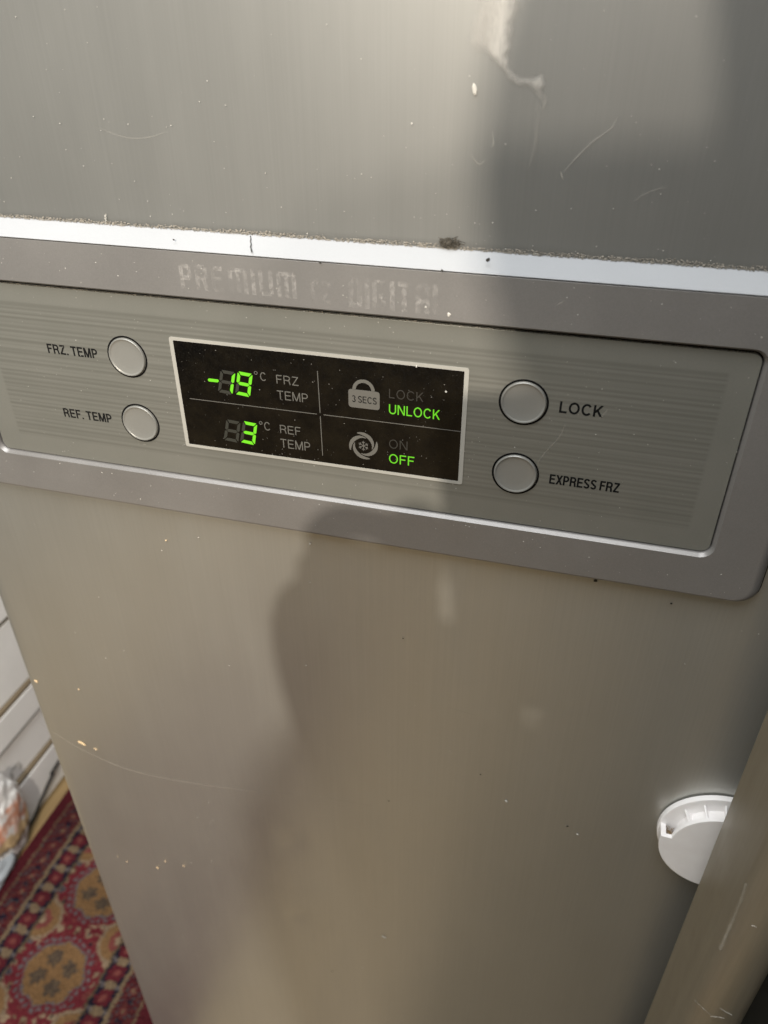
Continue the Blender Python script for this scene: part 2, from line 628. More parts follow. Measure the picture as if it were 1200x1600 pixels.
def ribbon(name, pts, w, mat, parent, y, amp=1.0, taper=True):
    """a thin shallow mark lying on a face: pts are (x, z)"""
    P = spline([(p[0], p[1], 0) for p in pts], 8)
    n = len(P)
    vs, al = [], []
    for i, p in enumerate(P):
        t = P[min(i + 1, n - 1)] - P[max(i - 1, 0)]
        t = t / max(np.linalg.norm(t), 1e-9)
        q = np.array([-t[1], t[0]])
        ww = w * (0.5 + 0.5 * math.sin(math.pi * (i + 0.5) / n)) if taper else w
        jit = 0.8 + 0.4 * random.random()
        for k in (-1, 0, 1):
            vs.append((p[0] + q[0] * k * ww, y - (0.00005 if k == 0 else 0), p[1] + q[1] * k * ww))
            al.append(0.0 if k else amp * jit * (math.sin(math.pi * (i + 0.5) / n) ** 0.4))
    fs = []
    for i in range(n - 1):
        for k in range(2):
            fs.append((i * 3 + k, i * 3 + k + 1, i * 3 + k + 4, i * 3 + k + 3))
    return mesh(name, vs, fs, mat, parent, alpha=al)


def flake(name, px, sx, sz, y, mat, parent, rot=0.0, thick=0.0003):
    x, z = F(px)
    n = 7
    c, s = math.cos(rot), math.sin(rot)
    top, bot = [], []
    for i in range(n):
        a = 2 * math.pi * i / n
        k = 0.7 + 0.5 * random.random()
        u, v = sx * math.cos(a) * k, sz * math.sin(a) * k
        du, dv = u * c - v * s, u * s + v * c
        bot.append((x + du, y, z + dv))
        top.append((x + du * 0.7, y - thick, z + dv * 0.7))
    fs = [(i, (i + 1) % n, n + (i + 1) % n, n + i) for i in range(n)] + [tuple(range(n, 2 * n))]
    return mesh(name, bot + top, fs, mat, parent)


def specks(name, items, mat, parent, tone=None):
    """many grains in one object: items = (x, y, z, size)"""
    vs, fs, tn = [], [], []
    for idx, (x, y, z, s) in enumerate(items):
        k = len(vs)
        sx, sz, sy = s * random.uniform(.7, 1.5), s * random.uniform(.7, 1.5), s * random.uniform(.4, .9)
        r = random.random() * 6
        for a in range(4):
            t = r + a * math.pi / 2
            vs.append((x + sx * math.cos(t), y, z + sz * math.sin(t)))
        vs.append((x, y - sy, z))
        fs += [(k, k + 1, k + 4), (k + 1, k + 2, k + 4), (k + 2, k + 3, k + 4), (k + 3, k, k + 4)]
        if tone:
            tn += [tone[idx]] * 5
    o = mesh(name, vs, fs, mat, parent, tone=np.array(tn) if tone else None)
    o['kind'] = 'stuff'
    return o


# ------------------------------------------------------------------ floor, rug and the things on the left
def structure(o):
    o['kind'] = 'structure'
    return o


fl = structure(box('floor', -3.2, 2.6, -3.4, 2.4, -0.06, -0.008, plain('subfloor', (0.05, 0.035, 0.02), 0.9)))
bw = 0.092
xb = -1.64
while xb < 1.5:
    box('floor_board', xb + 0.0012, xb + bw - 0.0012, -3.0, 2.2, -0.0075, 0.0, M_WOOD, fl, 0.0015)
    xb += bw


def rug_color(X, Y):
    """woven design: guard stripes, navy bands with flowers, red main band with medallions"""
    red, dred, navy = np.array([.27, .022, .032]), np.array([.16, .014, .022]), np.array([.022, .020, .040])
    gold, cream, tan, brown, teal, rose = (np.array(c) for c in ([.38, .20, .06], [.52, .36, .19], [.34, .23, .11], [.14, .095, .06], [.20, .17, .16], [.36, .085, .06]))
    n = X.size
    C = np.tile(red, (n, 1))

    def put(m, c):
        C[m] = c

    cx = -0.752
    per = 0.158
    y0 = 0.108
    x = X - cx
    k = np.round((Y - y0) / per)
    y = Y - y0 - k * per
    odd = (np.mod(k, 2) == 1)
    ax = np.abs(x)
    main = ax < 0.083
    # small filler rosettes in the main band
    g = 0.0195
    for dx in np.arange(-0.08, 0.081, g):
        for dy in np.arange(-0.079, 0.0791, g):
            h = math.sin(dx * 913.1 + dy * 577.7) * 43758.5
            h = h - math.floor(h)
            ox, oy = (h - .5) * 0.008, (math.sin(h * 99) * .5) * 0.008
            d = np.hypot(x - dx - ox, y - dy - oy)
            rr = 0.0052 + 0.0022 * h
            col = [cream, rose, tan, teal, rose, cream][int(h * 6) % 6]
            put(main & (d < rr), col * (0.75 + .3 * h))
            put(main & (d < rr * 0.42), [dred, cream, navy][int(h * 17) % 3])
    # ring of dots and the medallion
    rad = np.hypot(x / 1.05, y)
    ang = np.arctan2(y, x)
    R = 0.052 + 0.0022 * np.cos(8 * ang)
    put(main & (rad < R + 0.017), red)
    ringd = np.abs(rad - R - 0.0095)
    dots = np.abs(np.mod(ang / (2 * math.pi) * 30, 1) - .5) < 0.26
    put(main & (ringd < 0.0028) & dots, teal * 1.25)
    put(main & (rad < R + 0.0025), teal * 1.1)
    put(main & (rad < R - 0.001), gold)
    for t in range(4):
        fx, fy = 0.0265 * math.cos(t * math.pi / 2 + .5), 0.0265 * math.sin(t * math.pi / 2 + .5)
        d = np.hypot(x - fx, y - fy)
        pet = 0.0135 + 0.0025 * np.cos(6 * np.arctan2(y - fy, x - fx))
        put(main & (d < pet), brown)
        put(main & (d < pet) & (np.mod(d * 300 + ang * 3, 1) < .35), tan * .7)
    # spandrel half medallions at the band edges between the big ones
    for sx in (-1, 1):
        d = np.hypot(x - sx * 0.083, (np.abs(y) - per / 2) * 1.0)
        put(main & (d < 0.040), cream * .85)
        put(main & (d < 0.034), gold * 1.05)
        put(main & (d < 0.020), rose)
        put(main & (d < 0.009), cream)
    # thin line, navy guard bands with alternating flowers, tan line
    put((ax >= 0.083) & (ax < 0.0875), tan * .55)
    nb = (ax >= 0.0875) & (ax < 0.126)
    put(nb, navy)
    pf = 0.042
    yy = np.mod(Y + 0.01, pf) - pf / 2
    d1 = np.hypot(ax - 0.107, yy)
    put(nb & (d1 < 0.0155 + .002 * np.cos(8 * np.arctan2(yy, ax - .107))), dred * 1.25)
    put(nb & (d1 < 0.006), rose)
    y2 = np.mod(Y + 0.01 + pf / 2, pf) - pf / 2
    d2 = np.hypot((ax - 0.107) / 1.25, y2 * 1.25)
    put(nb & (d2 < 0.0098), tan * 1.05)
    d3 = np.minimum(np.hypot(ax - .092, y2), np.hypot(ax - .122, y2))
    put(nb & (d3 < 0.0045), teal)
    put((ax >= 0.126) & (ax < 0.1335), tan)
    ob = (ax >= 0.1335) & (ax < 0.176)
    put(ob, dred * .9)
    h = np.mod(Y, 0.034) - .017
    d4 = np.hypot(ax - .153, h)
    h2 = np.sin(X * 431.0 + np.sin(Y * 97) * 3) * np.sin(Y * 377.0 + np.sin(X * 151) * 2)
    put(ob & (h2 > .45), rose * .6)
    put(ob & (h2 < -.5), teal * .6)
    put(ob & (d4 < .006), rose * .8)
    put(ob & (d4 < .003), tan)
    put(ob & (np.abs(h) > .0135) & (np.abs(ax - .153) < .006), navy)
    put((ax >= 0.176) & (ax < 0.180), tan * .8)
    put(ax >= 0.180, dred)
    return C


def build_rug():
    xs = np.arange(-0.955, -0.470, 0.0024)
    ys = np.concatenate([np.arange(-1.2, -0.05, 0.006), np.arange(-0.05, 0.56, 0.0024), np.arange(0.56, 1.0, 0.006)])
    XX, YY = np.meshgrid(xs, ys)
    X, Y = XX.ravel(), YY.ravel()
    wob = 0.0012
    Xw = X + wob * np.sin(Y * 160 + np.sin(X * 90)) + rng.normal(0, .0011, X.size)
    Yw = Y + wob * np.sin(X * 190 + np.sin(Y * 70)) + rng.normal(0, .0011, X.size)
    tone = rug_color(Xw, Yw)
    tone = tone * (1 + rng.normal(0, .13, (X.size, 1))) * (1 + .10 * np.sin(Y * 40 + 2)[:, None])
    tone = tone * .84 + tone.mean(1, keepdims=True) * .16
    tone = np.clip(tone * np.array([.36, .36, .40]), .003, 1)
    Zt = 0.0105 + rng.normal(0, .0006, X.size) + .0008 * np.sin(X * 31) * np.sin(Y * 17)
    ny, nx = XX.shape
    vs = np.stack([X, Y, Zt], 1)
    idx = np.arange(ny * nx).reshape(ny, nx)
    q = np.stack([idx[:-1, :-1], idx[:-1, 1:], idx[1:, 1:], idx[1:, :-1]], -1).reshape(-1, 4)
    # skirt so the rug has thickness
    border = np.concatenate([idx[0, :], idx[1:, -1], idx[-1, -2::-1], idx[-2:0:-1, 0]])
    low = vs[border].copy()
    low[:, 2] = 0.001
    base = len(vs)
    vs = np.concatenate([vs, low])
    tone = np.concatenate([tone, tone[border]])
    nb = len(border)
    sk = [(int(border[i]), int(border[(i + 1) % nb]), base + (i + 1) % nb, base + i) for i in range(nb)]
    me = bpy.data.meshes.new('rug')
    me.from_pydata(vs.tolist(), [], q.tolist() + sk)
    at = me.color_attributes.new('tone', 'FLOAT_COLOR', 'POINT')
    arr = np.ones((len(vs), 4), np.float32)
    arr[:, :3] = tone
    at.data.foreach_set('color', arr.ravel())
    o = link('rug', me, M_RUG)
    o['label'] = 'red patterned rug with golden medallions and navy borders on the floor'
    o['category'] = 'rug'


build_rug()

BX = -0.992                                   # face of the white boxes
layers = [(0.0006, 0.107), (0.117, 0.213), (0.223, 0.293), (0.303, 0.46), (0.47, 0.6)]
texts = ['lowest white box of the stack, behind the black cable',
         'white box with a grey stamp on its side, second from the floor in its stack',
         'plain white box third from the floor in the stack beside the fridge',
         'plain white box near the top of the stack beside the fridge',
         'topmost white box of the stack beside the fridge']
for k, (z0, z1) in enumerate(layers):
    e = random.uniform(-.002, .002)
    e = (0.0, -.006, .002, -.004, 0)[k]
    b = root('white_box', (BX - 0.15, 0.5, z0), texts[k], 'box', 'white boxes stacked beside the fridge')
    t = z1 - z0
    box('carton', BX + e - .3, BX + e, 0.12 + 0.03 * (k % 2), 0.86, z0, z1, M_CARD, b, 0.003)
    box('kraft_strip', BX + e - .29, BX + e - .0012, 0.13 + 0.03 * (k % 2), 0.85, z1 + 0.0002, z1 + 0.0098, M_CARDEDGE, b)

    def patch(name, cy, cz, ry, rz, m, seed):
        random.seed(seed)
        pts = []
        for i in range(14):
            a_ = 2 * math.pi * i / 14
            kk = random.uniform(.75, 1.15)
            pts.append((cy + ry * kk * math.cos(a_), cz + rz * kk * math.sin(a_)))
        x0, x1 = BX + e + .0002, BX + e + .0007
        n = len(pts)
        vs = [(x1, p[0], p[1]) for p in pts] + [(x0, p[0], p[1]) for p in pts]
        mesh(name, vs, [tuple(range(n))] + [(i, (i + 1) % n, n + (i + 1) % n, n + i) for i in range(n)], m, b)

    b.rotation_euler.z = math.radians((.3, -.8, .5, -.4, .2)[k])
    if k == 1:
        patch('grey_stamp', 0.386, 0.152, 0.014, 0.003, M_PRINTG, 6)
        patch('grey_stamp', 0.372, 0.140, 0.004, 0.012, M_PRINTG, 8)
        patch('grey_stamp', 0.398, 0.139, 0.004, 0.009, M_PRINTG, 9)
random.seed(11)

# crumpled grey bag at the foot of the boxes
bm = bmesh.new()
bmesh.ops.create_icosphere(bm, subdivisions=4, radius=1)
for v in bm.verts:
    p = v.co.copy()
    k = 1 + 0.28 * noise.noise(p * 2.2) + 0.12 * noise.noise(p * 6)
    v.co = Vector((-0.972 + p.x * .026 * k, 0.225 + p.y * .062 * k, max(0.0005, 0.022 + p.z * .026 * k)))
me = bpy.data.meshes.new('plastic_bag')
bm.to_mesh(me)
bm.free()
me.polygons.foreach_set('use_smooth', [True] * len(me.polygons))
o = link('plastic_bag', me, M_BAG)
o['label'] = 'small crumpled grey plastic bag on the floor at the foot of the white boxes'
o['category'] = 'bag'

bm = bmesh.new()
bmesh.ops.create_icosphere(bm, subdivisions=5, radius=1)
vs_, tn_ = [], []
for v in bm.verts:
    p = v.co.copy()
    k = 1 + 0.16 * noise.noise(p * 2.5) + 0.09 * noise.noise(p * 7) + .03 * noise.noise(p * 17)
    q = Vector((-0.968 + max(p.x, -.9) * .020 * k, 0.293 + p.y * .055 * k, 0.112 + p.z * .110 * k))
    q.z = max(q.z, .001)
    w_ = q.z + .012 * noise.noise(Vector((q.y * 60, q.z * 60, 3)))
    c = (.78, .77, .76)
    if .088 < w_ < .150 and noise.noise(Vector((q.y * 45, q.z * 45, 8))) > -.12:
        c = (.62, .30, .20) if noise.noise(Vector((q.y * 90, q.z * 90, 1))) > 0 else (.70, .50, .42)
    elif .060 < w_ <= .088:
        c = (.62, .46, .26)
    elif .05 < w_ <= .060:
        c = (.22, .16, .10)
    vs_.append(q)
    tn_.append(c)
fs_ = [[v.index for v in f_.verts] for f_ in bm.faces]
bm.free()
o = mesh('plastic_bag', vs_, fs_, vcol('printed_film', .35), None, True, tone=np.array(tn_))
o['label'] = 'crumpled white plastic bag with pink and cream print, leaning against the white boxes'
o['category'] = 'bag'

cab = [hit(p, 0, -0.984) for p in ((88, 1196), (83, 1208), (72, 1232), (62, 1256), (52, 1280), (40, 1305))]
cab += [hit(p, 2, 0.0035) for p in ((20, 1338), (0, 1362), (-40, 1400), (-110, 1440))]
cab = [(max(c[0], -0.985), c[1], max(.0036, c[2])) for c in cab]
cab = [(-0.984, 0.70, cab[0][2] + .03)] + cab
o = tube('cable', spline(cab, 6), 0.0033, M_CABLE)
o['label'] = 'thin black cable lying along the wooden floor beside the boxes'
o['category'] = 'cable'

structure(box('shade_panel', 0.240, 0.340, -0.86, 2.2, 0.0, 2.3, plain('shade_panel_brown', (0.055, 0.054, 0.045), 0.7)))  # added dark slab, cuts ambient light so the steel darkens on the right

# ------------------------------------------------------------------ refrigerator
FR = root('refrigerator', (-0.157, 0.3, 0.0), 'silver steel fridge with a green digital display and four round buttons', 'refrigerator')
YU, YL, YB = 0.008, 0.004, -0.003            # faces of the upper door, lower door, bezel
XL, XR = -0.460, 0.172
ZS0, ZS1 = ZC - 0.1171, ZC - 0.1088          # trim strip bottom (front edge) and top (back edge)
box('cabinet', XL + .004, XR - .004, 0.075, 0.66, 0.06, ZC + 0.40, M_CAB, FR, 0.006)
box('plinth', XL + .02, XR - .02, 0.09, 0.62, 0.003, 0.058, M_BLACK, FR)


def door(name, z0, z1, yf, mat, bev):
    """sheet-metal door; the face is a fine grid so that it can carry shallow dents and a faint bow"""
    nx, nz = 90, 120
    xs = np.linspace(XL + bev, XR - bev, nx)
    zs = np.linspace(z0 + bev, z1 - bev, nz)
    dents = [((455, 1322), .012, .0009), ((462, 1438), .010, .0012), ((600, 1470), .006, .0008)] if z0 < 1 else []
    dd = [(*F(p), r, a_) for p, r, a_ in dents]
    vs = []
    for z in zs:
        for x in xs:
            y = yf + 0.00035 * math.sin(x * 9 + z * 3) * math.sin(z * 5 + 1) + 0.0003 * noise.noise(Vector((x * 6, 0, z * 4)))
            for (cx, cz, r, a_) in dd:
                q = ((x - cx) ** 2 + (z - cz) ** 2) / r ** 2
                y += a_ * math.exp(-q)
            vs.append((x, y, z))
    fs = []
    for i in range(nz - 1):
        for j in range(nx - 1):
            a_ = i * nx + j
            fs.append((a_, a_ + 1, a_ + nx + 1, a_ + nx))
    ix = np.arange(nx * nz).reshape(nz, nx)
    bd = list(np.concatenate([ix[0, :], ix[1:, -1], ix[-1, -2::-1], ix[-2:0:-1, 0]]))
    prev = bd
    cxm, czm = (XL + XR) / 2, (z0 + z1) / 2
    seg = 5
    for k in range(1, seg + 2):
        new = []
        for b_ in bd:
            x, y, z = vs[b_]
            t = min(k, seg) / seg * math.pi / 2
            o_ = bev * math.sin(t)
            dy = bev * (1 - math.cos(t)) if k <= seg else 0.066
            ex = o_ * (1 if x > XR - bev - 1e-6 else -1 if x < XL + bev + 1e-6 else 0)
            ez = o_ * (1 if z > z1 - bev - 1e-6 else -1 if z < z0 + bev + 1e-6 else 0)
            vs.append((x + ex, y + dy, z + ez))
            new.append(len(vs) - 1)
        n = len(bd)
        fs += [(int(prev[i]), int(prev[(i + 1) % n]), int(new[(i + 1) % n]), int(new[i])) for i in range(n)]
        prev = new
    fs.append(tuple(int(i) for i in prev))
    return mesh(name, vs, fs, mat, FR, smooth=True)


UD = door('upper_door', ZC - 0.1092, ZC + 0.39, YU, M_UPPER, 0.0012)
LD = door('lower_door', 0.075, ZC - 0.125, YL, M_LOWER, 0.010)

# bright chamfered trim strip between the door face and the bezel
n = 40
vs, fs = [], []
prof = [(YU + .004, ZS1 + .0002), (YU, ZS1 + .0002), (YU - .0006, ZS1), (YB + .0002, ZS0 + .0004), (YB - .0001, ZS0), (YB + .0002, ZS0 - .0003), (YU + .004, ZS0 - .0003)]
for i in range(n):
    x = XL + (XR - XL) * i / (n - 1)
    for (y, z) in prof:
        vs.append((x, y, z))
m_ = len(prof)
for i in range(n - 1):
    for k in range(m_):
        fs.append((i * m_ + k, i * m_ + (k + 1) % m_, (i + 1) * m_ + (k + 1) % m_, (i + 1) * m_ + k))
fs += [tuple(range(m_)), tuple((n - 1) * m_ + k for k in range(m_))]
TS = mesh('trim_strip', vs, fs, M_STRIP, FR)

# bezel: outer rounded frame, fillets outside and inside, opening for the control panel
BX0, BX1, BZ0, BZ1 = -0.4275, 0.1185, ZC - 0.3012, ZS0 - .0006
QX0, QX1, QZ0, QZ1 = -0.3966, 0.0851, ZC - 0.2690, ZC - 0.1462
rs = [ring(rrect(BX0, BX1, BZ0, BZ1, (.012, .001, .001, .012), 8), YL + .003)]
for k in range(7):
    t = k / 6 * math.pi / 2
    i_ = (1 - math.cos(t))
    ix, iz = .0062 * i_, .0030 * i_
    rs.append(ring(rrect(BX0 + ix, BX1 - ix, BZ0 + iz, BZ1 - .0004 * i_, (.012 - iz, .0008, .0008, .012 - iz), 8), YB + .005 * (1 - math.sin(t))))
for k in range(6):
    t = (1 - k / 5) * math.pi / 2
    g = .0019
    o_ = .0006 + g * (1 - math.cos(t)) if False else .0006 + g * (math.sin(t))
    rs.append(ring(rrect(QX0 - o_, QX1 + o_, QZ0 - o_, QZ1 + o_, .0055 + o_, 8), YB + g * 1.6 * (1 - math.cos(math.pi / 2 - t))))
rs.append(ring(rrect(QX0 - .0006, QX1 + .0006, QZ0 - .0006, QZ1 + .0006, .0061, 8), YL + .002))
BZ = loops('bezel', rs, M_BEZEL, FR, cap1=False)
slab('shade_strip', BX0 - .0012, BX1 + .0012, BZ0 - .0019, BZ0 + .05, YL - .0012, YL + .001, (.0132, .001, .001, .0132), .0006, plain('shade_brown', (.028, .023, .017), .7), FR, 2)  # dark strip standing in for the shade under the bezel's lower edge
slab('gap_backing', QX0 - .0005, QX1 + .0005, QZ0 - .0005, QZ1 + .0005, .0028, .0036, .0055, .0001, M_BLACK, FR, 1)
CP = slab('control_panel', QX0 + .0004, QX1, QZ0, QZ1 - .0008, 0.0, .0024, .0050, .0004, M_PANEL, FR, 2)

# faded wordmark
lettering('wordmark', 'premium', (283, 409), (286, 444), (467.5, 468.5), YB - .00002, M_WORN, BZ, .00004, .16, .17)
lettering('wordmark', 'ez', (489, 435), (490, 468), (521, 474.5), YB - .00002, M_WORN, BZ, .00004, .2, .17)
lettering('wordmark', 'digital', (547.5, 431), (549, 477), (698, 491), YB - .00002, M_WORN, BZ, .00004, .16, .17)

# display
DX0, DX1, DZ0, DZ1 = -0.2450, -0.0645, ZC - 0.2443, ZC - 0.1727
DS = slab('display', DX0, DX1, DZ0, DZ1, -.0003, .0004, .0006, .0001, M_GLASS, FR, 1)
w = .0026
rs = [ring(rrect(DX0 - w, DX1 + w, DZ0 - w * .8, DZ1 + w * .8, .0016), .0002),
      ring(rrect(DX0 - w, DX1 + w, DZ0 - w * .8, DZ1 + w * .8, .0016), -.0004),
      ring(rrect(DX0, DX1, DZ0, DZ1, .0005), -.0004),
      ring(rrect(DX0, DX1, DZ0, DZ1, .0005), .0002)]
loops('display_frame', rs, M_FRAME, DS, cap1=False, smooth=False)

YD = -.00036


def quad_map(px4):
    tl, tr, br, bl = [np.array(F(p)) for p in px4]

    def f(u, v):                              # u right, v down
        return tuple((tl * (1 - u) + tr * u) * (1 - v) + (bl * (1 - u) + br * u) * v)
    return f


def digit(px4, on, present='abcdefg'):
    f = quad_map(px4)
    g = .03
    h = .115                                   # half thickness (v), vertical segments use hw
    hw = .20

    def hseg(v0, v1, cut):
        return [(0 + .05 + g, v0), (1 - .05 - g, v0), (1 - hw * .8, v1), (hw * .8, v1)] if cut == 'd' else \
            [(hw * .8, v0), (1 - hw * .8, v0), (1 - .05 - g, v1), (.05 + g, v1)]
    th = .135
    segs = {'a': [(.07, 0), (.93, 0), (.93 - .15, th), (.07 + .15, th)],
            'd': [(.07 + .15, 1 - th), (.93 - .15, 1 - th), (.93, 1), (.07, 1)],
            'g': [(.12, .5), (.24, .5 - th / 2), (.76, .5 - th / 2), (.88, .5), (.76, .5 + th / 2), (.24, .5 + th / 2)],
            'f': [(0, .07), (.05, .06), (hw, th + .05), (hw, .42), (.09, .485), (0, .44)],
            'e': [(0, .56), (.09, .515), (hw, .58), (hw, 1 - th - .05), (.05, .94), (0, .93)],
            'b': [(1, .07), (.95, .06), (1 - hw, th + .05), (1 - hw, .42), (.91, .485), (1, .44)],
            'c': [(1, .56), (.91, .515), (1 - hw, .58), (1 - hw, 1 - th - .05), (.95, .94), (1, .93)]}
    for s in present:
        if s in segs:
            prism('digit_segment', [f(u, v) for u, v in segs[s]], YD - .00012, YD, M_LIT if s in on else M_SEGOFF, DS)


def Z2(*pts):
    return [(290 + x / 5.4545, 540 + y / 5.4545) for x, y in pts]


digit(Z2((301, 203), (427, 225), (401, 418), (278, 392)), 'bc')
digit(Z2((447, 216), (574, 240), (551, 437), (424, 410)), 'abcdfg')
digit(Z2((350, 625), (472, 648), (452, 826), (328, 800)), '')
digit(Z2((493, 640), (613, 664), (592, 846), (467, 818)), 'abcdg')
f = quad_map(Z2((190, 276), (288, 288), (286, 312), (192, 302)))
prism('digit_segment', [f(0, .5), f(.1, 0), f(.9, 0), f(1, .5), f(.9, 1), f(.1, 1)], YD - .00012, YD, M_LIT, DS)


def annulus(name, cx, cz, r0, r1, y0, y1, mat, parent, n=28):
    rs = []
    for (r, y) in ((r1, y1), (r1, y0), (r0, y0), (r0, y1)):
        rs.append([(cx + r * math.cos(2 * math.pi * i / n), y, cz + r * math.sin(2 * math.pi * i / n)) for i in range(n)])
    return loops(name, rs, mat, parent, cap1=False, smooth=False)


for p in ((400, 582.2), (407.7, 660.4)):
    cx, cz = F(p)
    annulus('degree_sign', cx, cz, .00075, .00118, YD - .0001, YD, M_PGREY, DS)
T = [('C', (406.8, 581), (406.8, 593.6), (416.8, 595.6), M_PGREY), ('C', (413.2, 658.7), (413.2, 671), (423.2, 673), M_PGREY),
     ('FRZ', (431.2, 585), (432.8, 598.5), (467, 603), M_PGREY), ('TEMP', (432.6, 609.3), (434.2, 623.0), (482.2, 629), M_PGREY),
     ('REF', (437.2, 663.2), (438.4, 676), (470.5, 680.3), M_PGREY), ('TEMP', (438.1, 684.8), (439.4, 698.5), (485.8, 704.5), M_PGREY),
     ('LOCK', (608, 607), (608, 621.5), (662.0, 627.5), M_PDIM), ('UNLOCK', (608, 631), (608, 646.2), (687.4, 655.2), M_LITT),
     ('ON', (608, 685.6), (608, 699.8), (637, 703), M_PDIM), ('OFF', (608, 708.4), (608, 723), (647.4, 727.6), M_LITT)]
for (b_, tl, bl_, br, m) in T:
    lettering('lit_word' if m is M_LITT else 'printed_word', b_, tl, bl_, br, YD, m, DS, .0001, .14, .105 if m is not M_LITT else .115)


def bar(p, q, wd, name='divider_line'):
    (x0, z0), (x1, z1) = F(p), F(q)
    dx, dz = x1 - x0, z1 - z0
    L = math.hypot(dx, dz)
    nx, nz = -dz / L * wd, dx / L * wd
    prism(name, [(x0 + nx, z0 + nz), (x1 + nx, z1 + nz), (x1 - nx, z1 - nz), (x0 - nx, z0 - nz)], YD - .0001, YD, M_PGREY, DS)


bar((297, 622.3), (495.3, 646.6), .00022)
bar((496.3, 579.4), (500.5, 644.8), .00024)
bar((500.8, 650), (504.5, 711.4), .00024)
bar((506, 647.6), (719.6, 673.8), .00022)

# padlock sign: body plate and shackle, with its words
xa, za = F((544.4, 607.5))
xc, zc = F((593.6, 640.5))
zt = F((570, 609.7))[1]
zb = F((569, 637.8))[1]
LK = prism('padlock_sign', rrect(xa, xc, zb, zt, .0018, 4), YD - .0001, YD, M_PGREY, DS)
cx = (xa + xc) / 2 - .0002
pts = []
r1, r0 = .0069, .0048
hz = F((568, 592.6))[1] - r1
for i in range(17):
    t = math.pi * i / 16
    pts.append((cx + r1 * math.cos(t), hz + r1 * math.sin(t) * 1.0))
inn = [(cx + r0 * math.cos(math.pi * i / 16), hz + r0 * math.sin(math.pi * i / 16)) for i in range(17)]
poly_o = [(cx + r1, zt + .0001)] + pts + [(cx - r1, zt + .0001)]
poly_i = [(cx + r0, zt + .0001)] + inn + [(cx - r0, zt + .0001)]
n = len(poly_o)
vs = [(x, YD - .0001, z) for x, z in poly_o] + [(x, YD - .0001, z) for x, z in poly_i] + [(x, YD, z) for x, z in poly_o] + [(x, YD, z) for x, z in poly_i]
fs = []
for i in range(n - 1):
    fs += [(i, i + 1, n + i + 1, n + i), (2 * n + i, 2 * n + i + 1, i + 1, i), (3 * n + i, 3 * n + i + 1, n + i + 1, n + i)]
mesh('padlock_shackle', vs, fs, M_PGREY, DS)
lettering('padlock_words', '3 SECS', (550.6, 616.8), (550.6, 627.0), (589, 632.0), YD - .00012, M_INK, DS, .00005, .12, .13)

# swirling fan sign with a snowflake
cx, cz = F((568.2, 696.2))
Ro = .0094
for k in range(4):
    a0 = math.radians(115 - 90 * k)
    out, inn = [], []
    for i in range(15):
        t = i / 14
        ang = a0 - t * math.radians(132)
        ro = Ro * (1.02 - .40 * t ** 1.4)
        th = Ro * (.02 + .25 * math.sin(math.pi * (t * .96 + .02) ** .75))
        out.append((cx + ro * math.cos(ang), cz + ro * math.sin(ang)))
        inn.append((cx + (ro - th) * math.cos(ang), cz + (ro - th) * math.sin(ang)))
    n = 15
    vs = [(x, YD - .0001, z) for x, z in out + inn] + [(x, YD, z) for x, z in out + inn]
    fs = []
    for i in range(n - 1):
        fs += [(i, i + 1, n + i + 1, n + i), (2 * n + i, 2 * n + i + 1, i + 1, i), (3 * n + i, 3 * n + i + 1, n + i + 1, n + i)]
    mesh('fan_blade', vs, fs, M_PGREY, DS)
vs, fs = [], []


def stroke(p, q, wd):
    dx, dz = q[0] - p[0], q[1] - p[1]
    L = math.hypot(dx, dz)
    ox, oz = -dz / L * wd, dx / L * wd
    k = len(vs)
    for y in (YD - .0001, YD):
        for (x, z) in ((p[0] + ox, p[1] + oz), (q[0] + ox, q[1] + oz), (q[0] - ox, q[1] - oz), (p[0] - ox, p[1] - oz)):
            vs.append((x, y + random.uniform(-.00001, .00001), z))
    fs.extend([(k, k + 1, k + 2, k + 3), (k, k + 1, k + 5, k + 4), (k + 1, k + 2, k + 6, k + 5), (k + 2, k + 3, k + 7, k + 6), (k + 3, k, k + 4, k + 7)])


rs_ = .0034
for k in range(6):
    t = math.radians(90 + 60 * k)
    e = (cx + rs_ * math.cos(t), cz + rs_ * math.sin(t))
    stroke((cx, cz), e, .00022)
    mid = (cx + rs_ * .55 * math.cos(t), cz + rs_ * .55 * math.sin(t))
    for s in (-1, 1):
        stroke(mid, (mid[0] + rs_ * .38 * math.cos(t + s * .85), mid[1] + rs_ * .38 * math.sin(t + s * .85)), .0002)
mesh('snowflake', vs, fs, M_PGREY, DS)

# buttons
bt = ['FRZ button', '', '', '']
for i, (bx_, bz_) in enumerate(((-.2794, -.1874), (-.2792, -.2338), (-.0303, -.1876), (-.0307, -.2338))):
    zc_ = bz_ + ZC
    n = 48
    prof = [(.01395, .0002), (.01395, -.00012), (.01285, -.00012), (.01285, .0002)]
    circ = lambda r, y: [(bx_ + r * math.cos(2 * math.pi * k / n), y, zc_ + r * math.sin(2 * math.pi * k / n)) for k in range(n)]
    bo = loops('button', [circ(.01265, .0004), circ(.01265, -.0006), circ(.01245, -.0011), circ(.0121, -.00135), circ(.0117, -.00135), circ(.0113, -.0011), circ(.0108, -.00075), circ(.006, -.0006), circ(.001, -.00058)], M_BTN, FR)
    loops('button_gap', [circ(r, y) for r, y in prof], M_BLACK, bo, cap1=False, smooth=False)
for (b_, tl, bl_, br) in (('FRZ. TEMP', (72.5, 536.6), (75.5, 551.2), (154, 560.6)), ('REF. TEMP', (98, 637.2), (101, 650.8), (176.3, 661.0)),
                          ('LOCK', (874.6, 626.6), (873.6, 645.2), (940.8, 651.9)), ('EXPRESS FRZ', (859.4, 740.6), (858, 756.2), (966.6, 769.2))):
    lettering('printed_label', b_, tl, bl_, br, -.00002, M_INK, CP, .00006, .10, .17)

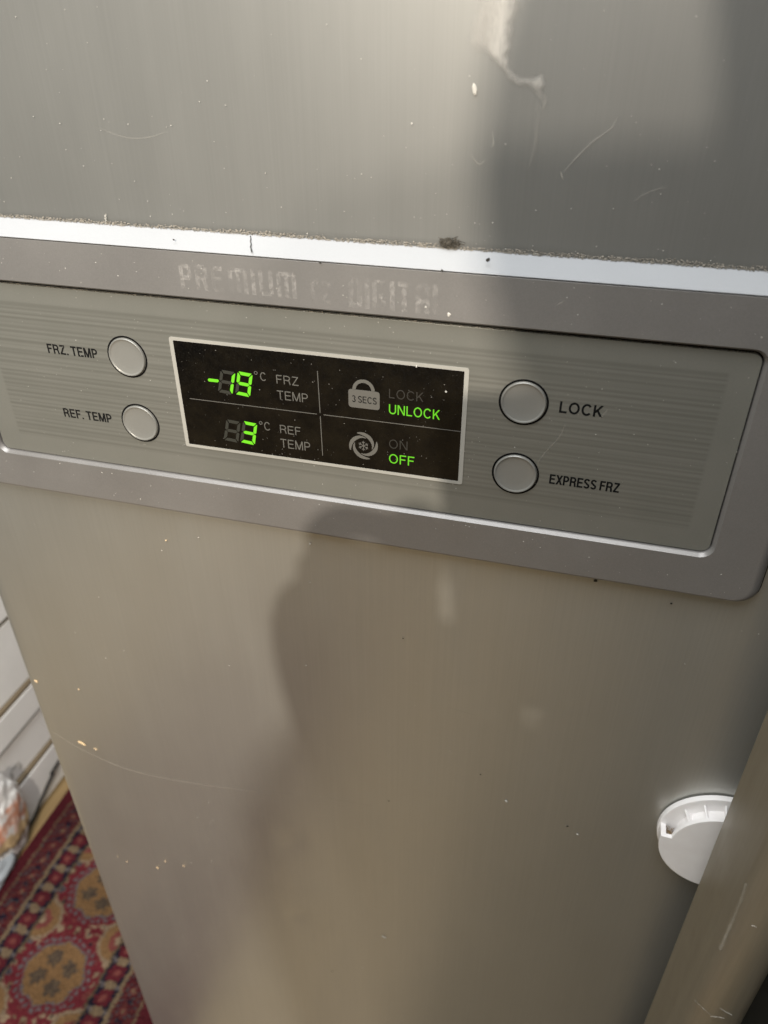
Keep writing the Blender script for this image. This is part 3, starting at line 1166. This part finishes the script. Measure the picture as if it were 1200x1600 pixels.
# dried drip on the upper door
poly = [(330, -40), (455, -40), (452, 60), (412, 150), (405, 260), (380, 350), (382, 405), (402, 452), (450, 482), (520, 482), (560, 462), (602, 455), (606, 520), (590, 560), (600, 650), (585, 655), (556, 590), (520, 545), (440, 532), (380, 502), (345, 440), (300, 395), (240, 345), (140, 292), (138, 200), (170, 80), (205, -40)]
spine = [(350, -40), (345, 60), (335, 160), (325, 260), (330, 340), (365, 430), (420, 500), (500, 510), (575, 500)]
P = np.array([F((700 + x / 4, y / 4), YU) for x, y in poly])
Q = np.array([F((700 + x / 4, y / 4), YU) for x, y in spine])


def segdist(p, A, B):
    ab = B - A
    t = np.clip(((p - A) @ ab) / (ab @ ab), 0, 1)
    return np.linalg.norm(p - (A + t[:, None] * ab), axis=1)


def inside(p, poly):
    c = np.zeros(len(p), bool)
    j = len(poly) - 1
    for i in range(len(poly)):
        xi, zi = poly[i]
        xj, zj = poly[j]
        cond = ((zi > p[:, 1]) != (zj > p[:, 1])) & (p[:, 0] < (xj - xi) * (p[:, 1] - zi) / (zj - zi + 1e-12) + xi)
        c ^= cond
        j = i
    return c


lo, hi = P.min(0) - .004, P.max(0) + .004
st = .0007
gx, gz = np.arange(lo[0], hi[0], st), np.arange(lo[1], hi[1], st)
GX, GZ = np.meshgrid(gx, gz)
pp = np.stack([GX.ravel(), GZ.ravel()], 1)
jit = np.array([[noise.noise(Vector((x * 300, 0, z * 300))), noise.noise(Vector((x * 300, 9, z * 300)))] for x, z in pp]) * .0012
pj = pp + jit
edge = np.min([segdist(pj, P[i], P[(i + 1) % len(P)]) for i in range(len(P))], 0)
ins = inside(pj, P)
spd = np.min([segdist(pj, Q[i], Q[i + 1]) for i in range(len(Q) - 1)], 0)
al = np.where(ins, np.clip(edge / .0032, 0, 1) ** .8 * (0.36 + 0.54 * np.exp(-(spd / .0055) ** 2)) + .05 * np.exp(-(edge / .0009) ** 2), 0)
ny, nx = GX.shape
ix = np.arange(ny * nx).reshape(ny, nx)
q = np.stack([ix[:-1, :-1], ix[:-1, 1:], ix[1:, 1:], ix[1:, :-1]], -1).reshape(-1, 4)
keep = (al[q] > 0.004).any(1)
q = q[keep]
used, inv = np.unique(q.ravel(), return_inverse=True)
vs = [(pp[i, 0], YU - .0009 - .00025 * al[i], pp[i, 1]) for i in used]
mesh('dried_drip', vs, inv.reshape(-1, 4).tolist(), M_STAIN, UD, smooth=True, alpha=al[used])

# scratches
YUs, YLs = YU - .0009, YL - .0009


def scr(pts, w, y, amp, parent):
    ribbon('scratch', [F(p, y) for p in pts], w, M_SCRATCH, parent, y, amp)


scr([(150, 197), (175, 208), (205, 216), (235, 214), (262, 205)], .0005, YUs, .16, UD)
scr([(966, 180), (955, 200), (925, 222), (897, 250), (878, 272)], .0006, YUs, .38, UD)
scr([(876, 268), (880, 281)], .0005, YUs, .6, UD)
scr([(842, 165), (838, 215), (826, 265)], .0016, YUs, .13, UD)
scr([(1045, 290), (1010, 302), (990, 315)], .0008, YUs, .18, UD)
scr([(850, 145), (852, 160), (846, 172)], .0010, YUs, .3, UD)
scr([(770, 205), (771, 225), (768, 228)], .0006, YUs, .4, UD)
scr([(735, 240), (748, 256), (759, 250)], .0006, YUs, .3, UD)
scr([(60, 1128), (90, 1148), (130, 1172), (200, 1202), (290, 1222), (410, 1238)], .0009, YLs, .42, LD)
scr([(400, 1236), (470, 1241), (540, 1252), (600, 1262)], .0007, YLs, .10, LD)
scr([(700, 1105), (745, 1118)], .0006, YLs, .15, LD)
scr([(886, 655), (876, 680), (858, 700), (845, 716), (838, 728)], .0006, -.00012, .24, CP)
scr([(950, 640), (936, 655)], .0006, -.00012, .28, CP)
scr([(868, 478), (882, 470)], .0005, YB - .0001, .4, BZ)

# chips and pale flecks one can pick out
for (p, sx, sz, rot, y, par) in (((53, 1068), .0016, .0024, .5, YLs, LD), ((120, 1081), .0009, .0013, .2, YLs, LD), ((126, 1166), .0048, .0021, -.42, YLs, LD),
                                 ((146, 1174), .0022, .0007, -.35, YLs, LD), ((244, 1360), .0013, .0018, .1, YLs, LD), ((285, 1357), .0016, .0006, -.3, YLs, LD), ((256, 1350), .0008, .0007, 0, YLs, LD),
                                 ((599, 1469), .0026, .0011, -.2, YLs, LD), ((565, 1517), .0008, .0007, 0, YLs, LD), ((320, 1584), .0008, .0008, 0, YLs, LD), ((482, 854), .0007, .0007, 0, YLs, LD),
                                 ((256, 848), .0008, .0006, 0, YLs, LD), ((790, 1257), .0012, .0020, .6, YLs, LD), ((902, 1309), .0013, .0010, .3, YLs, LD), ((703, 489), .0010, .0012, .3, YB, BZ),
                                 ((667, 477), .0006, .0007, 0, YB, BZ), ((737, 142), .0011, .0030, .15, YU - .0009, UD), ((697, 612), .0008, .0008, .2, -.0003, DS), ((651, 572), .0005, .0009, 0, -.0004, DS),
                                 ((638, 196), .0005, .0005, 0, YU - .0009, UD), ((196, 1350), .0008, .0006, 0, YLs, LD), ((182, 1343), .0009, .0006, 0, YLs, LD)):
    flake('paint_chip', p, sx, sz, y, M_CHIP if (par is LD and p[0] < 290) else M_SPECK, par, rot)
for (p, s) in (((930, 912), .0014), ((1049, 948), .0008), ((606, 1256), .0007), ((886, 1296), .0011), ((518, 1522), .0009), ((750, 1215), .0008), ((273, 374), .0007), ((504, 407), .0008), ((763, 405), .0012), ((693, 419), .0008), ((628, 1002), .0007)):
    y = YLs if p[1] > 800 else YB - .0002
    if p[1] < 430:
        y = YB + .0025 if p[1] < 406 and p[0] < 800 else YB - .0004
    flake('dark_fleck', p, s, s * .8, y - (.0006 if p[1] < 430 else 0), M_DARKSPECK, LD if p[1] > 800 else TS, .3)
# hairline crack across the trim strip
c0, c1 = hit((392, 369), 1, YU - .001), hit((393, 395), 1, YB)
vs, fs = [], []
for i in range(7):
    t = i / 6
    p = c0 * (1 - t) + c1 * t + np.array([random.uniform(-.0004, .0004), -.0004, .0003])
    w_ = .0002 + .00015 * random.random()
    vs += [(p[0] - w_, p[1], p[2]), (p[0] + w_, p[1], p[2])]
    if i:
        fs.append((2 * i - 2, 2 * i - 1, 2 * i + 1, 2 * i))
mesh('hairline_crack', vs, fs, M_DARKSPECK, TS)

# loose dust
items = []
for _ in range(190):
    x = random.uniform(-.36, .14)
    z = ZC - .108 + .14 * random.random() ** 1.6
    items.append((x, YU - .0008, z, random.choice([.00013, .00018, .00025, .00032])))
specks('dust', items, M_SPECK, UD)
items = [(random.uniform(-.45, .14), YL - .0008, ZC - random.uniform(.31, .95), random.choice([.00015, .0002, .0003, .0004])) for _ in range(230)]
specks('dust', items, M_SPECK, LD)
items = [(random.uniform(QX0, QX1), -.0001, random.uniform(QZ0, QZ1), random.choice([.00012, .00018, .00025])) for _ in range(300)]
specks('dust', items, M_SPECK, CP)
items = [(random.uniform(DX0, DX1), -.0003, random.uniform(DZ0, DZ1), random.choice([.0001, .00014, .00018, .0003])) for _ in range(170)]
specks('dust', items, plain('fine_grey_dust', (.16, .15, .13), .9), DS)
items = [(random.uniform(-.42, .11), YB, random.choice([random.uniform(QZ1 + .004, ZS0 - .002), random.uniform(BZ0 + .004, QZ0 - .004)]), random.choice([.00013, .0002, .0003])) for _ in range(160)]
specks('dust', items, M_SPECK, BZ)
# grime line packed along the seam above the strip
items, tones = [], []
for _ in range(5200):
    x = random.uniform(XL + .003, XR - .003)
    dens = .55 + .6 * noise.noise(Vector((x * 38, 2.2, 0))) + .35 * noise.noise(Vector((x * 130, 5, 0)))
    if random.random() > dens + .25:
        continue
    hgt = (.0008 + .0022 * max(0.12, dens)) * random.random() ** 1.25
    items.append((x, YU - .0004 - .0008 * (1 - hgt / .004) * random.random(), ZS1 + .0001 + hgt, random.uniform(.00018, .0005)))
    b_ = random.choice([.8, .9, 1.0, 1.1, .65])
    tones.append((.27 * b_, .245 * b_, .205 * b_))
specks('seam_grime', items, M_GRIME, UD, tones)
# thin dark grime in the panel gap, pale dust on its lower lip
items, tones = [], []
for _ in range(2600):
    x = random.uniform(QX0 + .004, QX1 - .004)
    items.append((x, .0004, QZ1 - .0006 + random.uniform(-.0005, .0002) + .00025 * noise.noise(Vector((x * 200, 0, 0))), random.uniform(.00012, .0003)))
    b_ = random.choice([.25, .3, .5, 1.3, .2])
    tones.append((.20 * b_, .17 * b_, .13 * b_))
specks('gap_grime', items, M_GRIME, CP, tones)
# clump of lint on the seam
cx, cz = F((703, 381), YU)
bm = bmesh.new()
vs, fs = [], []
for k in range(420):
    a_ = random.uniform(0, 2 * math.pi)
    r = random.random() ** .6
    p0 = np.array([cx + .0056 * r * math.cos(a_), YU - .0006 - .0022 * random.random() * (1 - r * .6), cz + .0006 + .0026 * r * math.sin(a_)])
    dr = rng.normal(0, 1, 3) * np.array([.0013, .0006, .0006])
    w_ = rng.normal(0, 1, 3)
    w_ = w_ / np.linalg.norm(w_) * .00016
    b0 = len(vs)
    mid = p0 + dr * .5 + rng.normal(0, .0002, 3)
    vs += [p0 - w_, p0 + w_, mid - w_, mid + w_, p0 + dr - w_, p0 + dr + w_]
    fs += [(b0, b0 + 1, b0 + 3, b0 + 2), (b0 + 2, b0 + 3, b0 + 5, b0 + 4)]
mesh('lint_clump', vs, fs, M_LINT, UD)
cx, cz = F((167, 342), YU)
vs, fs = [], []
for k in range(50):
    t = random.random()
    p0 = np.array([cx + .0012 * math.sin(t * 2) - .001 + random.uniform(-.0005, .0005), YU - .0008 - random.random() * .0008, cz - .0022 + .0045 * t])
    dr = rng.normal(0, 1, 3) * np.array([.0004, .0003, .0007])
    w_ = rng.normal(0, 1, 3)
    w_ = w_ / np.linalg.norm(w_) * .00018
    b0 = len(vs)
    vs += [p0 - w_, p0 + w_, p0 + dr + w_, p0 + dr - w_]
    fs.append((b0, b0 + 1, b0 + 2, b0 + 3))
mesh('lint_clump', vs, fs, M_SPECK, UD)

# ------------------------------------------------------------------ white plastic holder stuck to the lower door
HX, HZ = 0.1485, ZC - 0.522
HD = root('holder', (HX, YL, HZ), 'round white plastic holder with an open ribbed top, stuck to the lower fridge door', 'holder')
yb = YL - .0012                              # just proud of the steel


def arc(r, a0, a1, n):
    return [(HX + r * math.cos(a0 + (a1 - a0) * i / n), HZ + r * math.sin(a0 + (a1 - a0) * i / n)) for i in range(n + 1)]


def disc(name, r, yfront, yback, bev, mat, n=72):
    c = lambda rr, y: [(HX + rr * math.cos(2 * math.pi * k / n), y, HZ + rr * math.sin(2 * math.pi * k / n)) for k in range(n)]
    return loops(name, [c(r, yback), c(r, yfront + bev), c(r - bev * .35, yfront + bev * .35), c(r - bev, yfront)], mat, HD, cap0=True)


disc('back_plate', .0446, yb - .0042, yb, .0008, M_WHITE)
disc('hub', .0325, yb - .0126, yb - .0040, .0002, M_WHITE)
# front plate: full lower half, smaller arc on top
A0 = math.radians(180 - 1.5)
poly = arc(.0436, math.radians(174), math.radians(366), 48) + arc(.0362, math.radians(7), math.radians(173), 48)
n = len(poly)
cen = np.array([HX, HZ])


def inset(p, d):
    v = np.array(p) - cen
    L = np.linalg.norm(v)
    return tuple(cen + v * (L - d) / L)


loops('front_plate', [ring(poly, yb - .0126), ring(poly, yb - .0150), ring([inset(p, .0002) for p in poly], yb - .0155), ring([inset(p, .0007) for p in poly], yb - .0158)], M_WHITE, HD, cap0=True)
# side wall of the lower half, 2.4 mm thick
o_ = arc(.0436, math.radians(174), math.radians(366), 48)
i_ = arc(.0398, math.radians(174), math.radians(366), 48)
n = len(o_)
vs = ring(o_, yb - .0040) + ring(i_, yb - .0040) + ring(o_, yb - .0128) + ring(i_, yb - .0128)
fs = []
for k in range(n - 1):
    fs += [(k, k + 1, 2 * n + k + 1, 2 * n + k), (n + k, n + k + 1, 3 * n + k + 1, 3 * n + k)]
fs += [(0, n, 3 * n, 2 * n), (n - 1, 2 * n - 1, 4 * n - 1, 3 * n - 1)]
mesh('side_wall', vs, fs, M_WHITE, HD, smooth=False)
for deg in (140, 118, 97, 76, 54, 33):
    t = math.radians(deg)
    ux, uz = math.cos(t), math.sin(t)
    px_, pz_ = -uz, ux
    vs = []
    for r in (.0322, .0392):
        for s in (-1, 1):
            for y in (yb - .0041, yb - .0124):
                rr = r if not (r > .035 and y < yb - .006) else .0352
                vs.append((HX + ux * rr + px_ * s * .0006, y, HZ + uz * rr + pz_ * s * .0006))
    mesh('rib', vs, [(0, 1, 3, 2), (4, 5, 7, 6), (0, 1, 5, 4), (2, 3, 7, 6), (1, 3, 7, 5), (0, 2, 6, 4)], M_WHITE, HD)
items = []
for _ in range(150):
    t = math.radians(random.uniform(172, 186))
    r = random.uniform(.0340, .0395)
    items.append((HX + r * math.cos(t), yb - random.uniform(.0045, .012), HZ + r * math.sin(t) - .0005, random.uniform(.0003, .0006)))
specks('packed_dirt', items, M_DIRT, HD)

# ------------------------------------------------------------------ brown post in front of the fridge edge
PO = root('post', (0.151, -0.07, 0.0), 'scratched glossy brown upright post in front of the fridge at the lower right', 'post')
x0, x1, y0, y1 = .1345, .1655, -.111, -.028


def post_ring(z):
    r = .017
    pts = []
    for (cx_, cy_, a0, rr) in ((x1 - .012, y0 + .012, -90, .012), (x1 - .006, y1 - .006, 0, .006), (x0 + .006, y1 - .006, 90, .006), (x0 + r, y0 + r, 180, r)):
        for i in range(7):
            t = math.radians(a0 + i * 15)
            pts.append((cx_ + rr * math.cos(t), cy_ + rr * math.sin(t), z))
    return pts


zs = [0.003, .4, .8, 1.1, 1.4, 1.7, 1.80]
shaft = loops('shaft', [post_ring(z) for z in zs], M_POST, PO, cap0=True)
rs = []


def post_mark(name, pts, w, m, amp):
    """thin mark on the post: measured photo points put on its left or front face"""
    out = []
    for p in pts:
        a_ = hit(p, 0, x0 - .0002)
        if a_[1] < y0 + .008:
            a_ = hit(p, 1, y0 - .0002)
        out.append(a_)
    P = spline(out, 6)
    vs, al, fs = [], [], []
    n = len(P)
    d = CAM - np.mean(P, 0)
    d = d / np.linalg.norm(d)
    for i, p in enumerate(P):
        t = P[min(i + 1, n - 1)] - P[max(i - 1, 0)]
        q_ = np.cross(t, d)
        q_ = q_ / max(np.linalg.norm(q_), 1e-9)
        for k in (-1, 0, 1):
            vs.append(p + q_ * k * w * random.uniform(.7, 1.3) + d * .0004)
            al.append(0 if k else amp * random.uniform(.6, 1))
    for i in range(n - 1):
        for k in range(2):
            fs.append((i * 3 + k, i * 3 + k + 1, i * 3 + k + 4, i * 3 + k + 3))
    mesh(name, vs, fs, m, shaft, alpha=al)


post_mark('scratch', [(1166, 1380), (1158, 1405), (1150, 1425), (1143, 1443)], .0012, M_SCRATCH, .22)
post_mark('scuff', [(1143, 1443), (1136, 1458), (1130, 1472), (1125, 1484)], .0014, M_SCRATCH, .5)
post_mark('scratch', [(1085, 1562), (1098, 1575), (1111, 1586)], .0004, M_SCRATCH, .45)
post_mark('scratch', [(1110, 1588), (1121, 1589), (1132, 1591)], .0005, M_SCRATCH, .45)
post_mark('scratch', [(1125, 1575), (1134, 1581), (1144, 1586)], .0006, M_SCRATCH, .55)
post_mark('scratch', [(1174, 1446), (1179, 1447), (1182, 1449)], .0005, M_SCRATCH, .7)

# ------------------------------------------------------------------ the photographer and phone (behind the lens; they shade and mirror in the steel)
fw = RM[2]
dn = RM[1]
rt = RM[0]
pc = CAM - fw * .0105 + dn * .060 - rt * .0225
bm = bmesh.new()
bmesh.ops.create_cube(bm, size=1)
for v in bm.verts:
    q = rt * (v.co.x * .076) + dn * (v.co.y * .150) + fw * (v.co.z * .0085)
    v.co = Vector(q)
bmesh.ops.bevel(bm, geom=[e for e in bm.edges if abs(Vector(fw).dot((e.verts[0].co - e.verts[1].co).normalized())) > .9], offset=.010, segments=5, affect='EDGES')
me = bpy.data.meshes.new('phone_body')
bm.to_mesh(me)
bm.free()
PH = bpy.data.objects.new('phone', None)
PH.location = pc
COL.objects.link(PH)
PH['label'], PH['category'] = 'slim black phone held up in front of the fridge', 'phone'
ORIGIN['phone'] = np.array(pc)
link('phone_body', me, plain('phone_black', (.02, .02, .022), .25), PH)
sc = [pc - fw * .0046 + rt * sx * .035 + dn * sy * .072 for sx, sy in ((-1, -1), (1, -1), (1, 1), (-1, 1))]
sb = [p + fw * .0006 for p in sc]
mesh('phone_screen', sc + sb, [(0, 1, 2, 3), (0, 1, 5, 4), (1, 2, 6, 5), (2, 3, 7, 6), (3, 0, 4, 7)], plain('screen_glass', (.05, .05, .05), .1), PH)


def skin(name, joints, edges, mats, parent, sub=2, rootv=0):
    me = bpy.data.meshes.new(name)
    o0 = off(parent)
    me.from_pydata([tuple(np.array(j[:3]) - o0) for j in joints], edges, [])
    o = bpy.data.objects.new('tmp_skin', me)
    COL.objects.link(o)
    md = o.modifiers.new('s', 'SKIN')
    for i, j in enumerate(joints):
        r = j[3]
        me.skin_vertices[0].data[i].radius = (r, r) if not isinstance(r, tuple) else r
    me.skin_vertices[0].data[rootv].use_root = True
    md.use_smooth_shade = True
    s2 = o.modifiers.new('d', 'SUBSURF')
    s2.levels = sub
    s2.render_levels = sub
    dg = bpy.context.evaluated_depsgraph_get()
    out = bpy.data.meshes.new_from_object(o.evaluated_get(dg))
    bpy.data.objects.remove(o)
    out.materials.clear()
    out.name = name
    return link(name, out, mats, parent)


M_SKIN = plain('skin', (.42, .25, .17), .5)
M_SHIRT = plain('grey_cotton', (.12, .115, .10), .9)
M_TROU = plain('khaki_trousers', (.15, .14, .11), .9)
M_HAIR = plain('dark_hair', (.015, .012, .010), .6)
PX, PY = 0.09, -0.95
PE = root('person', (PX, PY, 0.0), 'person in grey top and khaki trousers holding a phone up to the fridge', 'person')
z = ZC
HXc, HYc, HZc = 0.066, -0.765, z + 0.262       # middle of the head
J = [(PX, PY - .09, z - .50, (.150, .11)),              # 0 pelvis
     (PX, PY - .07, z - .32, (.140, .10)), (PX, PY - .03, z - .08, (.165, .11)), (PX, PY - .0, z + .082, (.13, .078)),   # 1-3 spine
     (PX - .045, PY + .045, z + .116, .066), (HXc + .01, HYc - .03, HZc - .09, .066), (HXc, HYc, HZc, .108), (HXc, HYc - .01, HZc + .07, .08),  # 4-7 neck, head
     (-.048, PY, z + .115, .064), (-.030, -.72, z - .150, .070), (-.080, -.56, z - .093, .044),   # 8-10 left arm
     (PX + .13, PY, z + .06, .062), (PX + .075, -.75, z - .235, .058), (-.012, -.595, z - .118, .050),   # 11-13 right arm
     (PX - .09, PY - .08, z - .60, .088), (PX - .095, PY - .05, z - .97, .060), (PX - .10, PY - .08, z - 1.36, .042), (PX - .11, PY + .05, z - 1.41, .036),
     (PX + .09, PY - .08, z - .60, .088), (PX + .095, PY - .05, z - .97, .060), (PX + .10, PY - .08, z - 1.36, .042), (PX + .11, PY + .05, z - 1.41, .036),
     (-.096, -.510, z - .074, .046), (-.046, -.497, z - .066, .052)]   # 22-23 left palm
J += [(HXc, HYc + .120, HZc - .026, .014), (HXc - .100, HYc - .005, HZc - .012, .017), (HXc + .100, HYc - .005, HZc - .012, .017)]   # nose, ears
E_ = [(6, 24), (6, 25), (6, 26), (0, 1), (1, 2), (2, 3), (3, 4), (4, 5), (5, 6), (6, 7), (3, 8), (8, 9), (9, 10), (3, 11), (11, 12), (12, 13),
      (0, 14), (14, 15), (15, 16), (16, 17), (0, 18), (18, 19), (19, 20), (20, 21), (10, 22), (22, 23)]
# fingers of the left hand wrap the back of the phone, the thumb lies along its edge
for k in range(4):
    b0 = np.array([-.114 + .006 * k, -.488 + .006 * k, z - .100 + .018 * k])
    i0 = len(J)
    J += [(*(b0 + np.array([-.016, .010, .004])), .0105), (*(b0 + np.array([-.004, .034, .006])), .0092), (*(b0 + np.array([.024 + .003 * k, .036, .004])), .0080)]
    E_ += [(22 if k < 2 else 23, i0), (i0, i0 + 1), (i0 + 1, i0 + 2)]
i0 = len(J)
J += [(-.064, -.505, z - .036, .021), (-.062, -.490, z - .018, .0165), (-.058, -.474, z - .002, .013)]
E_ += [(23, i0), (i0, i0 + 1), (i0 + 1, i0 + 2)]
# right hand steadies the foot of the phone: palm below, fingers over its back, thumb at the side
i0 = len(J)
J += [(-.036, -.552, z - .098, .042)]
E_ += [(13, i0)]
for k in range(4):
    i1 = len(J)
    o_ = np.array([-.060 + .016 * k, -.530, z - .105 + .004 * k])
    J += [(*o_, .0098), (*(o_ + np.array([0, .020, .026])), .0088), (*(o_ + np.array([-.002, .026, .048 + .004 * k])), .0076)]
    E_ += [(i0, i1), (i1, i1 + 1), (i1 + 1, i1 + 2)]
i1 = len(J)
J += [(.010, -.545, z - .086, .0108), (.014, -.522, z - .062, .009)]
E_ += [(i0, i1), (i1, i1 + 1)]
body = skin('body', J, E_, [M_SKIN, M_SHIRT, M_TROU], PE, 2)
me = body.data
for p in me.polygons:
    c = np.array(p.center) + ORIGIN['person']
    if (c[2] > z + .135 and abs(c[0] - HXc) < .11) or (c[1] > -.575 and c[2] > z - .4):
        p.material_index = 0
    elif c[2] < z - .50:
        p.material_index = 2
    else:
        p.material_index = 1
# hair cap and facial features
bm = bmesh.new()
bmesh.ops.create_uvsphere(bm, u_segments=32, v_segments=20, radius=1)
bmesh.ops.delete(bm, geom=[v for v in bm.verts if v.co.z < -.55 or (v.co.y > .35 and v.co.z < .35)], context='VERTS')
for v in bm.verts:
    k = 1 + .05 * noise.noise(v.co * 6)
    v.co = Vector((HXc - PX + v.co.x * .089 * k, HYc - PY - .010 + v.co.y * .096 * k, HZc + .022 + v.co.z * .098 * k))
me = bpy.data.meshes.new('hair')
bm.to_mesh(me)
bm.free()
link('hair', me, M_HAIR, PE)
for s in (-1, 1):
    bm = bmesh.new()
    bmesh.ops.create_uvsphere(bm, u_segments=12, v_segments=8, radius=.0105)
    bmesh.ops.translate(bm, verts=bm.verts, vec=Vector((HXc - PX + s * .031, HYc - PY + .078, HZc + .008)))
    me = bpy.data.meshes.new('eye')
    bm.to_mesh(me)
    bm.free()
    link('eye', me, plain('eye_white', (.6, .58, .55), .3), PE)
    bm = bmesh.new()
    bmesh.ops.create_uvsphere(bm, u_segments=10, v_segments=6, radius=.0045)
    bmesh.ops.translate(bm, verts=bm.verts, vec=Vector((HXc - PX + s * .031, HYc - PY + .0865, HZc + .007)))
    me = bpy.data.meshes.new('iris')
    bm.to_mesh(me)
    bm.free()
    link('iris', me, M_HAIR, PE)
bm = bmesh.new()
bmesh.ops.create_uvsphere(bm, u_segments=16, v_segments=8, radius=1)
for v in bm.verts:
    v.co = Vector((HXc - PX + v.co.x * .024, HYc - PY + .071 + v.co.y * .010, HZc - .058 + v.co.z * .0055))
me = bpy.data.meshes.new('mouth')
bm.to_mesh(me)
bm.free()
link('mouth', me, plain('lips', (.30, .11, .09), .5), PE)
